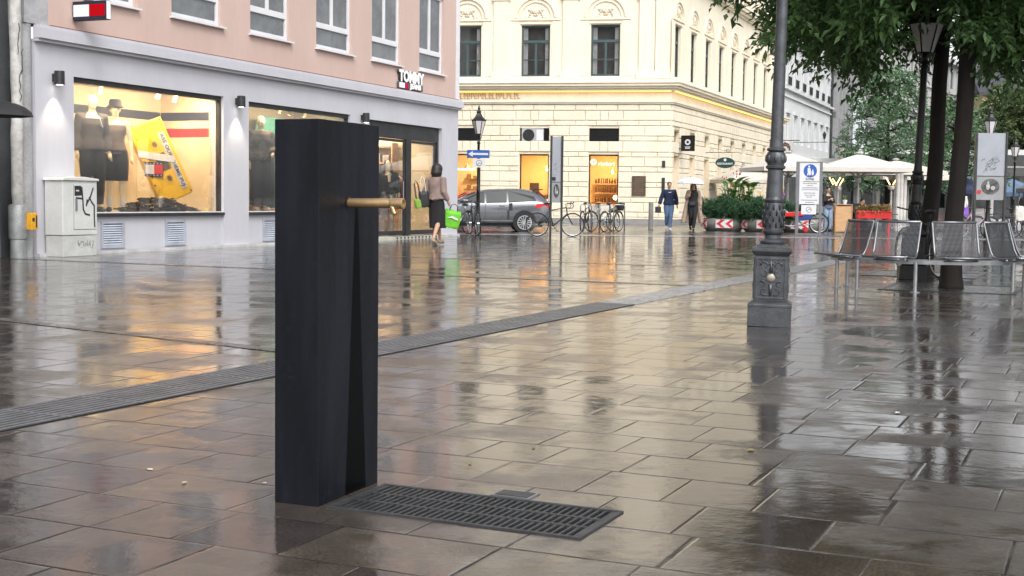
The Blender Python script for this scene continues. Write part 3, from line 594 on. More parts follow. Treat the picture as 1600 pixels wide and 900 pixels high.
def facade(par, x0, x1, bays, ww, uw, topz=17.2, pil=None, sm=1):
    lo = [(c-ww/2, c+ww/2, .55, 3.12) for c in bays]; tr = [(c-ww/2, c+ww/2, 3.65, 4.28) for c in bays]
    b = MB(); b.wall(x0, x1, 0, 5.4, 0, lo+tr, .45); b.build('ground_floor_wall', m_cream2, par)
    # rusticated blocks
    b = MB()
    for z0, z1, kind in courses:
        hs = [h for h in (lo+tr) if h[2] < (z0+z1)/2 < h[3]]
        cuts = sorted(hs); segs = []; p = x0
        for h in cuts: segs.append((p, h[0])); p = h[1]
        segs.append((p, x1))
        for a, c in segs:
            if c-a < .05: continue
            L = 1.05 if kind != 1 else .95; off = 0 if kind != 1 else .5
            if kind == 2:   # splayed lintel stones over the openings
                js = [a]
                for q in bays:
                    js += [q-ww/2-.18, q-.18, q+.18, q+ww/2+.18]
                js = sorted(j for j in js if a <= j < c)+[c]
            else:
                n = max(1, round((c-a)/L)); js = [a+(c-a)*k/n for k in range(n+1)]
                if kind == 1 and n > 1: js = [a]+[a+(c-a)*(k+.5)/n for k in range(n)]+[c]
            for p_, q_ in zip(js, js[1:]):
                if q_-p_ > .06: b.box(p_+.008, q_-.008, -.065, -.001, z0, z1, ch=.02)
    b.build('banded_stonework', m_cream2, par)
    b = MB(); b.box(x0, x1+.1, -.12, -.001, 0, .235); b.build('stone_plinth', mat('grey stone plinth', (.26, .255, .25), .6, var=.12, sc=3), par)
    # mouldings
    b = MB(); e = .12
    for z0, z1, y in ((5.35, 5.42, .12), (5.42, 5.50, .17), (5.93, 6.02, .22), (6.02, 6.12, .34), (6.12, 6.24, .46), (6.24, 6.32, .52), (6.32, 6.42, .16)): b.box(x0, x1+y*.85, -y, -.001, z0, z1-.002)
    b.box(x0, x1+.03, -.04, -.001, 5.50, 5.93)
    for z0, z1, y in ((10.9, 11.0, .12), (11.0, 11.15, .25), (11.15, 11.3, .38), (11.3, 11.4, .44), (topz-.9, topz-.7, .25), (topz-.7, topz-.4, .5), (topz-.4, topz, .75)): b.box(x0, x1+y*.85, -y, -.001, z0, z1-.002)
    b.build('cornice', m_cream, par)
    MB().box(x0, x1, -.20, -.17, 5.875, 5.905).build('light_strip', m_strip_l, par)
    # upper floors
    ups = [(c-uw/2, c+uw/2, 6.58, 8.86) for c in bays]; ups2 = [(c-uw/2, c+uw/2, 12.1, 14.6) for c in bays]
    b = MB(); b.wall(x0, x1, 5.4, topz, 0, ups+ups2, .28); b.build('upper_wall', m_cream, par)
    for c in bays:
        b = MB(); rl = MB(); r1 = uw/2+.03
        # arch mouldings, tympanum panel and impost band
        n = 14
        for ri, ro, y in ((r1, r1+.07, .05), (r1+.17, r1+.27, .08)):
            for k in range(n):
                a0, a1 = PI*k/n, PI*(k+1)/n
                b.prism([(c+ri*math.cos(a0), 9.18+ri*math.sin(a0)), (c+ro*math.cos(a0), 9.18+ro*math.sin(a0)), (c+ro*math.cos(a1), 9.18+ro*math.sin(a1)), (c+ri*math.cos(a1), 9.18+ri*math.sin(a1))], -y, -.001)
        b.box(c-r1-.45, c+r1+.45, -.07, -.001, 9.06, 9.15); b.box(c-r1-.02, c+r1+.02, -.05, -.001, 8.90, 8.98)
        b.box(c-r1-.5, c+r1+.5, -.10, -.001, 6.43, 6.55)
        b.box(c-r1-.55, c-r1-.06, -.035, -.001, 6.6, 9.05); b.box(c+r1+.06, c+r1+.55, -.035, -.001, 6.6, 9.05)
        for s_ in (-1, 1):   # scrolling relief in the tympanum
            pts = [(c+s_*(.05+.40*t), 9.30+.22*math.sin(t*5.5)*(1-t*.3)) for t in [i/9 for i in range(10)]]
            for i, p in enumerate(pts): rl.ell((p[0], -.004, p[1]), (.075-.004*i, .05, .065), 8)
            rl.ell((c+s_*.28, 0, 9.52), (.10, .05, .06), 8)
        rl.ell((c, 0, 9.42), (.09, .07, .14), 8)
        MB().box(c-uw/2-.15, c+uw/2+.15, -.25, -.001, 14.75, 14.95).build('window_hood', m_cream, par); MB().box(c-uw/2-.15, c+uw/2+.15, -.18, -.001, 11.95, 12.08).build('window_sill', m_cream, par)
        b.build('window_surround', m_cream, par); rl.build('tympanum_relief', mat('cream relief', (.62, .54, .42), .8, var=.1), par, smooth=True)
    for ip, p in enumerate(pil or []):
        b = MB(); ip *= .003
        b.box(p-.34, p+.34, -.09, -.001, 6.43, 10.85); b.box(p-.44, p+.44, -.13-ip, -.001, 6.435+ip, 6.75+ip)
        b.box(p-.42, p+.42, -.13-ip, -.001, 9.95, 10.1+ip)
        b.build('pilaster', m_cream, par)
    for c in bays:
        for z0, z1 in ((6.59, 8.85), (12.11, 14.59)):
            a, d = c-uw/2+.01, c+uw/2-.01; f = MB(); y = .13
            zt = z0+(z1-z0)*.66
            f.box(a, d, y, y+.07, z0, z0+.08).box(a, d, y, y+.07, z1-.07, z1).box(a, a+.07, y, y+.07, z0+.08, z1-.07).box(d-.07, d, y, y+.07, z0+.08, z1-.07)
            f.box(a+.07, d-.07, y-.02, y+.07, zt, zt+.12).box(c-.05, c+.05, y+.002, y+.068, z0+.08, zt)
            f.box(a+.07, c-.05, y+.01, y+.06, z0+.72, z0+.76).box(c+.05, d-.07, y+.01, y+.06, z0+.72, z0+.76)
            wd = f.build('window', m_green, par)
            MB().box(a+.07, d-.07, y+.045, y+.05, z0+.08, z1-.07).build('pane', m_glass, wd)
            cq = MB()
            for s_ in (-1, 1):
                pts = [(c+s_*(uw/2-.08-.02*k), y+.12+.03*(k % 2)) for k in range(10 if z0 < 9 else 8)]
                for p_, q_ in zip(pts, pts[1:]): cq.quad((p_[0], p_[1], z0+.1), (q_[0], q_[1], z0+.1), (q_[0], q_[1], z1-.1), (p_[0], p_[1], z1-.1))
            cq.build('curtain', m_curtain, wd)
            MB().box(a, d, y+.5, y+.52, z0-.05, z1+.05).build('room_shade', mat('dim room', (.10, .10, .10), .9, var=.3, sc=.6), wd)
    return lo, tr
fb = [-2.96-3.14*k for k in range(5)]
lo, tr = facade(fr_, -17., -.001, fb, 1.34, 1.30, pil=[-4.53-3.14*k for k in range(4)]+[-1.12, -.40])
sb = [.92+2.83*k for k in range(9)]
lo2, tr2 = facade(sd_, .0, 26., sb, 1.08, 1.05, pil=None)
m_roof = mat('grey roof', (.12, .10, .09), .7)
b = MB(); q = [CW(-17.2, -.5, 17.21), CW(.6, -.5, 17.21), SW(26.3, -.5, 17.21), SW(26, 12, 17.21), CW(-17, 14, 17.21)]; q = [tuple(Vector(p)-CO) for p in q]; b.poly(q); b.poly([(p[0], p[1], 17.5) for p in q])
for p_, q_ in zip(q, q[1:]+q[:1]): b.quad(p_, q_, (q_[0], q_[1], 17.5), (p_[0], p_[1], 17.5))
b.build('roof', m_roof, crb)
MB().box(25.9, 26, .0, 12, 0, 17.2).build('end_wall', m_cream, sd_)
# transom grilles and shop rooms
for c in fb:
    b = MB(); b.box(c-.67, c+.67, .14, .18, 3.66, 4.27)
    for k in range(9): b.box(c-.67, c+.67, .11, .139, 3.68+k*.065, 3.705+k*.065)
    b.build('transom_grille', m_black, fr_)
for c in sb: b = MB(); b.box(c-.53, c+.53, .16, .2, 3.66, 4.19).box(c-.54, c+.54, .001, .4, 4.19, 4.29); b.build('transom_grille', mat('dim transom', (.30, .24, .15), .6), sd_)
m_warm = mat('warm ochre wall', (.74, .52, .24), .8, var=.05); m_warm2 = mat('warm pale wall', (.72, .55, .32), .8, var=.05)
for i, c in enumerate(fb[:3]):
    f = MB(); f.box(c-.66, c-.61, .14, .22, .56, 3.11).box(c+.61, c+.66, .14, .22, .56, 3.11).box(c-.61, c+.61, .14, .22, 3.05, 3.11).box(c-.61, c+.61, .14, .22, .56, .64)
    wd = f.build('shop_window', m_dark, fr_); MB().box(c-.61, c+.61, .17, .18, .64, 3.05).build('pane', m_glass, wd)
    b = MB(); b.box(c-1.4, c+1.4, 2.6, 2.7, .3, 3.3).box(c-1.45, c-1.4, .46, 2.7, .3, 3.3).box(c+1.4, c+1.45, .46, 2.7, .3, 3.3); b.build('shop_room', m_warm if i < 2 else m_warm2, fr_)
    MB().box(c-1.4, c+1.4, .46, 2.6, .5, .55).box(c-1.4, c+1.4, .46, 2.6, 3.2, 3.3).build('shop_room', m_warm2, fr_)
    lamp('AREA', 'shop_light', (c+.2, 1.0, 3.18), 115, (1, .76, .42), (R(12), 0, 0), parent=fr_, shape='SQUARE', size=.5)
# room contents
MB().box(-6.72, -6.28, 2.56, 2.6, .56, 1.85).build('room_doorway', mat('brown door', (.06, .035, .025), .6), fr_)
b = MB(); [b.box(-3.6, -2.3, 2.2, 2.55, z, z+.05) for z in (.95, 1.38, 1.80)]; b.build('shop_shelf', m_wood, fr_)
b = MB(); random.seed(9)
for z in (1.0, 1.43, 1.85):
    x = -3.55
    while x < -2.4: wdt_ = random.uniform(.05, .13); b.lathe([(wdt_/2, z+.001), (wdt_/2, z+random.uniform(.08, .24)), (.01, z+.27)], cx=x, cy=2.3, n=8); x += wdt_+.03
b.build('shop_goods', mat('dark jars', (.14, .06, .025), .3, var=.5, sc=4), fr_)
m_globe = emis('globe lamp', (1, .80, .45), 7)
for x, y, z, s_, lb in ((-2.48, .8, 1.20, .11, 'round glowing globe lamp low in the right shop window'), (-5.52, .9, 1.05, .11, 'glowing globe lamp at the middle shop window corner'), (-2.95, .5, .72, .05, 'small warm bulb at the bottom of the right shop window')):
    q = E('globe_lamp', lb, 'lamp', CW(x, y, 0), CA); MB().ell((0, 0, z), s_, 14).build('globe', m_globe, q, smooth=True); MB().tube([(0, 0, .55), (0, 0, z-s_*.9)], .012, 6).build('stem', m_black, q)
b = MB(); random.seed(31)
for x, z0 in ((-9.05, .56), (-5.75, .56)): [b.tube([(x, .75, z0), (x+.12*math.cos(k), .75+.08*math.sin(k), z0+.35), (x+.3*math.cos(k), .75+.2*math.sin(k), z0+.55+.05*(k % 3))], [.012, .02, .003], 4) for k in range(11)]
q = E('house_plant', 'spiky dark green plants on the shop window sills', 'plant', CW(0, 0, 0), CA); b.build('leaves', mat('house plant', (.05, .09, .03), .5), q)
b = MB(); [b.box(-9.85, -8.85, 2.3, 2.58, z, z+.04) for z in (1.0, 1.5, 2.0)]; [b.box(x, x+.16, 2.32, 2.5, z+.041, z+.041+h_) for z in (1.0, 1.5, 2.0) for x, h_ in ((-9.7, .2), (-9.4, .12), (-9.1, .25))]; b.box(-5.95, -5.5, 1.9, 2.3, .56, 1.25).box(-6.1, -5.4, 1.85, 2.35, 1.251, 1.30); b.build('shop_shelf', mat('brown shelf', (.22, .11, .05), .5), fr_)
for x, z in ((-5.75, 2.45), (-9.5, 2.5), (-2.7, 2.35)):
    b = MB(); b.tube([(x, 1.5, 3.2), (x, 1.5, z+.2)], .01, 5).lathe([(.03, z+.2), (.16, z), (.15, z-.01)], cx=x, cy=1.5, n=14); b.build('pendant_lamp', m_brass, fr_); MB().ell((x, 1.5, z), .06, 10).build('bulb', m_globe, fr_)
# glowing window lettering and strip in the windows
q = E('window_lettering', 'white glowing round logo and lettering in the right shop window', 'shop sign', CW(-3.0, .10, 0), CA)
m_glow = emis('glow white', (1, .93, .75), 1.4); b = MB(); b.disc(-.42, 2.78, .14, -.01, 0, ri=.05); b.build('logo_ring', m_glow, q)
text('rischart', .24, m_glow, q, (.17, 0, 2.70), ext=.004, bold=.006, sx=1.0)
q = E('window_lettering', 'white glowing strip in the left shop window behind the signpost', 'shop sign', CW(-9.35, .10, 0), CA)
MB().box(-.60, .52, -.01, 0, 2.36, 2.46).build('glow_strip', m_glow, q)
# warm light inside side openings
for c in sb[:5]:
    f = MB(); f.box(c-.53, c+.53, .36, .40, .56, 3.1); f.build('shop_window', mat('amber lit glass', (.30, .20, .08), .1, emit=(1, .55, .15), es=.2), sd_)
for c in sb[5:]:
    MB().box(c-.53, c+.53, .36, .40, .56, 3.1).build('shop_window', m_pane, sd_)
# AC unit
ac = E('air_conditioner', 'white air conditioner unit in the opening above the middle shop window', 'air conditioner', CW(-6.30, -.05, 3.66), CA)
MB().box(-.38, .62, 0, .15, 0, .60).build('casing', mat('ac casing', (.40, .40, .40), .5), ac, bevel=.02)
b = MB(); b.disc(-.06, .30, .27, -.012, -.002, ri=.235); [b.disc(-.06, .30, r_, -.010, -.004, ri=r_-.012) for r_ in (.19, .14, .09)]; b.build('fan_guard', m_dark, ac); MB().disc(-.06, .30, .234, -.003, -.001).build('fan_well', m_ink, ac)
MB().box(.30, .60, -.012, -.001, .06, .54).build('side_panel', m_white, ac)
# bronze plaque, pilaster slots, frieze relief lettering
pq = E('wall_plaque', 'dark bronze plaque on the cream wall right of the shop window', 'plaque', CW(-1.36, -.075, 0), CA)
MB().box(-.31, .31, -.03, 0, 1.28, 2.17).build('plate', mat('bronze plate', (.12, .085, .06), .45, metal=.5, var=.25, sc=8, bump=.4, bsc=30), pq, bevel=.01)
b = MB(); [b.box(-.2+.02*(k % 3), .2-.03*(k % 2), -.036, -.031, 2.05-k*.085, 2.075-k*.085) for k in range(9)]; b.build('raised_text', mat('bronze light', (.2, .15, .11), .4, metal=.5), pq)
for i, (x, z0, z1) in enumerate(((-.28, 2.55, 2.85), (-.28, 1.5, 2.1))):
    q = E('wall_vent', ['small grey wall vent high beside the building corner', 'tall grey wall vent low beside the building corner'][i], 'vent', CW(x, -.07, 0), CA); MB().box(-.07, .07, -.03, 0, z0, z1).build('plate', m_dark, q)
q = E('frieze_lettering', 'row of small ornamental relief letters under the lit cornice', 'lettering', CW(-9.0, -.05, 0), CA)
b = MB(); random.seed(12)
for k in range(20):
    x = -1.0+k*.165; k2 = random.randint(0, 3)
    b.stroke([(x, 5.58), (x, 5.84)], .03, -.03, -.001)
    if k2 != 1: b.stroke([(x, 5.82), (x+.09, 5.82), (x+.09, 5.70)], .028, -.032, -.001)
    if k2 != 2: b.stroke([(x, 5.60), (x+.09, 5.60)], .028, -.034, -.001)
b.build('raised_letter', mat('gilt relief', (.45, .28, .12), .5), q)
# hanging signs on the side street facade
def hang(name, label, x, z, out=.8):
    q = E(name, label, 'hanging sign', SW(x, -.07, 0), SA-PI/2); return q
q = hang('square_hanging_sign', 'black square hanging sign with white ring emblem on the cream wall', 1.2, 3.7)   # local x is outwards
MB().box(.10, .72, -.05, .05, 3.32, 4.02).build('sign_box', m_black, q, bevel=.01); b = MB(); b.disc(.41, 3.72, .13, -.058, -.0505, ri=.06); b.box(.28, .54, -.058, -.0505, 3.50, 3.525).box(.30, .52, -.058, -.0505, 3.43, 3.475); b.build('emblem', m_signw, q)
MB().box(0, .10, -.012, .012, 3.88, 3.91).box(0, .10, -.012, .012, 3.42, 3.45).build('bracket', m_black, q)
q = hang('oval_hanging_sign', 'dark green oval hanging sign with white lettering above the planters', 6.2, 3)
b = MB(); b.disc(.98, 2.95, .47, -.04, .04, rz=.26, n=32); b.build('sign_board', mat('bottle green enamel', (.015, .05, .05), .3), q); text('RESTAURANT', .125, m_signw, q, (.98, -.045, 2.90), ext=.003, bold=.004)
b = MB(); b.disc(.98, 3.09, .07, -.046, -.0405); b.build('emblem', m_signw, q)
b = MB(); b.tube([(0, 0, 3.45), (1.45, 0, 3.45)], .014, 6).tube([(.66, 0, 3.45), (.66, 0, 3.18)], .008, 5).tube([(1.3, 0, 3.45), (1.3, 0, 3.18)], .008, 5)
for x in (.3, .7, 1.1): b.tube([(x+.09*math.cos(t), 0, 3.53+.07*math.sin(t)) for t in [k*.7 for k in range(9)]], .008, 5)
b.build('wrought_bracket', m_black, q)
q = hang('wrought_iron_sign', 'ornate brown wrought iron hanging sign beside the lamppost shaft', 22.0, 4)
b = MB(); random.seed(4)
for k in range(14): a = random.uniform(0, 6.28); b.tube([(.95+(.2+.035*j)*math.cos(a+j*.5), 0, 4.15+(.28+.035*j)*math.sin(a+j*.5)) for j in range(7)], .03, 5)
b.build('scroll_work', mat('rusty iron', (.12, .06, .03), .6), q); b = MB(); b.tube([(0, 0, 4.75), (1.8, 0, 4.75)], .025, 6).tube([(0, 0, 3.9), (.5, 0, 4.7)], .02, 6); b.build('bracket', m_black, q)
q = hang('house_lantern', 'small wall lantern on a long iron bracket on the white building', 30, 4)
b = MB(); b.tube([(0, 0, 5.0), (2.2, 0, 5.0)], .02, 6).tube([(2.0, 0, 5.0), (2.0, 0, 5.2)], .015, 6); b.build('bracket', m_black, q); MB().lathe([(.06, 5.2), (.13, 5.5), (.02, 5.7)], cx=2.0, n=6).build('lantern', m_dark, q)
# ================================================================ WHITE HOUSE FURTHER ALONG (same street line)
m_wh = mat('white render', (.58, .59, .59), .75, var=.04, sc=.5)
wh = E('white_house', 'white house with tall narrow windows behind the lamppost', 'building', CO, SA)
hol = [(c-.62, c+.62, z0, z1) for z0, z1 in ((4.92, 6.72), (8.55, 10.35), (1.0, 3.2)) for c in [28.2+2.72*k for k in range(7)]]
b = MB(); b.wall(26.05, 46.4, 0, 14.5, 0, hol, .2); b.box(26.05, 46.4, .9, 8, 14.4, 14.5).quad((46.4, 0, 0), (46.4, 9, 0), (46.4, 9, 14.5), (46.4, 0, 14.5)); b.quad((26.05, 0, 0), (26.05, 9, 0), (26.05, 9, 14.5), (26.05, 0, 14.5)); b.build('wall', m_wh, wh)
b = MB()
for z, y in ((4.1, .15), (7.75, .12), (8.2, .25), (11.35, .3), (11.6, .2), (14.3, .6)): b.box(26.05, 46.4, -y, -.001, z, z+.13)
for h in hol: b.box(h[0]-.12, h[1]+.12, -.12, -.001, h[3]+.05, h[3]+.2).box(h[0]-.12, h[0], -.05, -.001, h[2], h[3]).box(h[1], h[1]+.12, -.05, -.001, h[2], h[3])
b.build('cornice', m_wh, wh)
for h in hol:
    a, c, z0, z1 = h; f = MB(); f.box(a, c, .1, .15, z0, z0+.09).box(a, c, .1, .15, z1-.09, z1).box(a, a+.1, .1, .15, z0+.09, z1-.09).box(c-.1, c, .1, .15, z0+.09, z1-.09).box((a+c)/2-.05, (a+c)/2+.05, .1, .15, z0+.09, z1-.09).box(a+.1, (a+c)/2-.05, .1, .15, z0+1.2, z0+1.27).box((a+c)/2+.05, c-.1, .1, .15, z0+1.2, z0+1.27)
    wd = f.build('window', m_white, wh); MB().box(a+.1, c-.1, .13, .14, z0+.09, z1-.09).build('pane', mat('pale pane', (.25, .26, .27), .1, var=.2), wd)
    if z0 > 8:
        f = MB(); [f.box(a+.08*k, a+.08*k+.02, -.12, -.10, z0, z0+.5) for k in range(16)]; f.box(a-.02, c+.02, -.13, -.09, z0+.5, z0+.54); f.build('balconet', m_dark, wd)
MB().lathe([(.09, 0), (.09, 14)], cx=45.9, cy=-.12, n=8).build('rain_pipe', m_dark, wh)
# modern grey building and curved pale building
mg = E('modern_building', 'grey modern building with vertical fins and dark glazing', 'building', CO, SA)
m_conc = mat('grey concrete', (.30, .30, .31), .6, var=.08); 
MB().box(46.6, 70, 0, 9, 0, 17).build('wall', mat('dark glazing', (.07, .075, .085), .1, var=.4, sc=.3, spec=.8), mg)
b = MB(); [b.box(46.6+k*1.95, 47.0+k*1.95, -.5, -.001, 4.2, 16.8) for k in range(13)]; [b.box(46.6, 70, -.35, -.001, z, z+(.9 if z < 5 else .5)) for z in (3.9, 7.6, 10.8, 14.0, 16.6)]; b.box(60, 70, -.40, -.36, 4.8, 10.8); b.build('fins', m_conc, mg)
bl = E('vertical_sign', 'tall white vertical blade sign on the grey modern building', 'sign', SW(54.5, -.6, 0), SA-PI/2)
MB().box(0, 1.0, -.15, .15, 4.6, 9.8).build('sign_box', mat('white acrylic', (.75, .80, .82), .3), bl); b = MB(); [b.box(.25, .8, -.17, -.152, 4.9+k*.55, 5.0+k*.55).box(.25+.2*(k % 3), .35+.2*(k % 3), -.171, -.153, 5.0+k*.55, 5.3+k*.55) for k in range(8)]; b.build('characters', mat('sign grey', (.12, .16, .18), .5), bl)
q = E('shop_fascia', 'small dark fascia with white strip on the modern building', 'sign', SW(49.5, -.5, 0), SA-PI/2); MB().box(0, 1.8, -.2, .2, 4.3, 5.3).build('panel', m_black, q); MB().box(.3, 1.6, -.22, -.201, 4.75, 5.05).build('light_bar', m_signw, q)
cvb = E('curved_building', 'long pale grey building with cornices curving down the street', 'building', SW(70, 0, 0), 0)
b = MB(); tr_ = MB(); wn_ = MB(); a = R(22); x, y = 0., 0.; n = 22
for k in range(n):
    a2 = a+R(1.0)*k; L = 4.0; dx, dy = math.sin(a2)*L, math.cos(a2)*L
    Mx = Matrix.Translation((x, y, 0)) @ Matrix.Rotation(PI/2-a2, 4, 'Z'); 
    for q_ in (b, tr_, wn_): q_.M = Mx
    b.wall(0, L, 0, 19, 0, [(1.2, 2.8, z, z+2.1) for z in (1, 5.2, 8.8, 12.2, 15.4)], .25); b.box(.1, .7, -.2, -.001, 4.5, 17.8)
    for z, yy_ in ((4.0, .4), (7.8, .2), (11.3, .5), (11.6, .3), (14.7, .2), (18.2, .8)): tr_.box(0, L, -yy_, -.001, z, z+.28)
    for z in (1, 5.2, 8.8, 12.2, 15.4): wn_.box(1.2, 2.8, .15, .18, z, z+2.1)
    x += dx; y += dy
b.M = tr_.M = wn_.M = None
b.build('wall', mat('pale stone', (.42, .42, .42), .75, var=.06), cvb); tr_.build('cornice', mat('pale stone trim', (.47, .47, .47), .7, var=.05), cvb); wn_.build('windows', m_pane, cvb)
# ================================================================ FAR BUILDINGS ON THE RIGHT
def house(name, label, cx, cy, w_, d_, h_, rz, mw, mr, rh=3., rows=3, cols=5, cat='building', win=True):
    q = E(name, label, cat, (cx, cy, 0), rz)
    hs_ = []
    if win:
        for r_ in range(rows):
            for c in range(cols): x = -w_/2+w_*(c+.5)/cols; z = 4.6+(h_-5.2)*r_/max(1, rows-.0); hs_.append((x-.6, x+.6, z, z+1.9))
    b = MB(); b.wall(-w_/2, w_/2, 0, h_, 0, hs_, .2); b.quad((-w_/2, 0, 0), (-w_/2, 0, h_), (-w_/2, d_, h_), (-w_/2, d_, 0)); b.quad((w_/2, 0, 0), (w_/2, d_, 0), (w_/2, d_, h_), (w_/2, 0, h_)); b.box(-w_/2-.1, w_/2+.1, -.25, -.001, 3.6, 4.0)
    b.build('wall', mw, q)
    if win: b = MB(); [b.box(h[0], h[1], .12, .15, h[2], h[3]) for h in hs_]; b.build('windows', m_pane, q)
    b = MB(); e = .5; b.quad((-w_/2-e, -e, h_), (w_/2+e, -e, h_), (w_/2+e, d_/2, h_+rh), (-w_/2-e, d_/2, h_+rh)); b.quad((-w_/2-e, d_/2, h_+rh), (w_/2+e, d_/2, h_+rh), (w_/2+e, d_+e, h_), (-w_/2-e, d_+e, h_)); b.poly([(-w_/2-e, -e, h_), (-w_/2-e, d_/2, h_+rh), (-w_/2-e, d_+e, h_)]); b.poly([(w_/2+e, -e, h_), (w_/2+e, d_+e, h_), (w_/2+e, d_/2, h_+rh)])
    b.box(-w_/2-e, w_/2+e, -e-.05, -e+.15, h_-.3, h_-.02); b.build('roof', mr, q)
    return q
house('far_house', 'distant white house with red tiled roof between the tree trunks', 60, 178, 13, 10, 14.8, R(-8), m_wh, mat('red tiles', (.30, .07, .045), .7, var=.2, sc=.8), rh=4.0, cols=6)
house('far_house', 'distant yellowish house with a dark slate roof at the right edge', 70.8, 150, 34, 12, 14.0, R(-8), mat('yellow render', (.58, .46, .27), .8), mat('slate roof', (.045, .047, .06), .6, var=.15), rh=3.4, cols=10)
house('far_house', 'small distant white house with low grey roof right of the tree trunk', 46.5, 131, 5.5, 8, 9.2, R(-8), m_wh, m_roof, rh=1.5, cols=2)
# church tower with open neo-gothic arcades
ch_ = E('church_tower', 'pale stone gothic tower in the distance at the top right', 'tower', (99, 262, 0), 0)
m_lime = mat('pale limestone', (.44, .44, .45), .8, var=.12, sc=.4)
b = MB(); b.box(-5, 5, 0, 10, 0, 29).box(-5.6, 5.6, -.5, 10.5, 29, 30)
for lev in range(4):
    z = 30+lev*6.2; w_ = 4.8-lev*.5
    for k in range(6):
        for yy_ in (0, 9): x = -w_+2*w_*k/5; b.box(x-.28, x+.28, yy_, yy_+.6, z, z+5.2); b.lathe([(.4, z+5.2), (.02, z+7.2)], cx=x, cy=yy_+.3, n=4)
    b.box(-w_-.3, w_+.3, -.2, 9.8, z+4.6, z+5.2); b.box(-w_*.45, w_*.45, 2, 8, z, z+5.2)
    for k in range(5): x = -w_+2*w_*(k+.5)/5; b.prism([(x-w_*.2, z+4.6), (x, z+3.4), (x+w_*.2, z+4.6)], .1, .4)
b.lathe([(3, 54.8), (.1, 76)], cy=5, n=8); b.build('tower_shaft', m_lime, ch_)
for e_, an in ((fr_, CA), (sd_, SA)):
    for ch in list(e_.children): ml = Matrix.Rotation(an, 4, 'Z') @ ch.matrix_basis; ch.parent = crb; ch.matrix_basis = ml
    bpy.data.objects.remove(e_)
# ================================================================ STREET LAMPS
m_iron = mat('cast iron grey', (.075, .08, .088), .38, metal=.55, var=.22, sc=12, bump=.25, bsc=60)
m_iron2 = mat('cast iron black', (.014, .014, .015), .4, metal=.4, var=.2, sc=12)
def lantern(par, z, Mi, s=1.):
    b = MB(); n = 6
    b.lathe([(.03, z-.10), (.045, z-.06), (.03, z-.03), (.10*s, z-.01), (.10*s, z+.005)], n=12)
    b.lathe([(.235*s, z+.385), (.25*s, z+.40), (.25*s, z+.415), (.15*s, z+.50), (.13*s, z+.52), (.08*s, z+.60), (.07*s, z+.62), (.09*s, z+.66), (.04*s, z+.72), (.045*s, z+.76), (.008, z+.86)], n=n)
    for k in range(n):
        a = 2*PI*k/n; b.tube([(.118*s*math.cos(a), .118*s*math.sin(a), z), (.235*s*math.cos(a), .235*s*math.sin(a), z+.39)], .011, 5)
        b.tube([(.25*s*math.cos(a), .25*s*math.sin(a), z+.41), (.265*s*math.cos(a), .265*s*math.sin(a), z+.46)], [.014, .002], 5)
        b.tube([(.12*s*math.cos(a), .12*s*math.sin(a), z-.01), (.09*s*math.cos(a+.1), .09*s*math.sin(a+.1), z-.12), (.03, 0, z-.16)], .009, 5)
    ln = b.build('lantern', Mi, par); MB().lathe([(.112*s, z+.004), (.228*s, z+.385)], n=n).build('lantern_glass', m_lglass, ln)
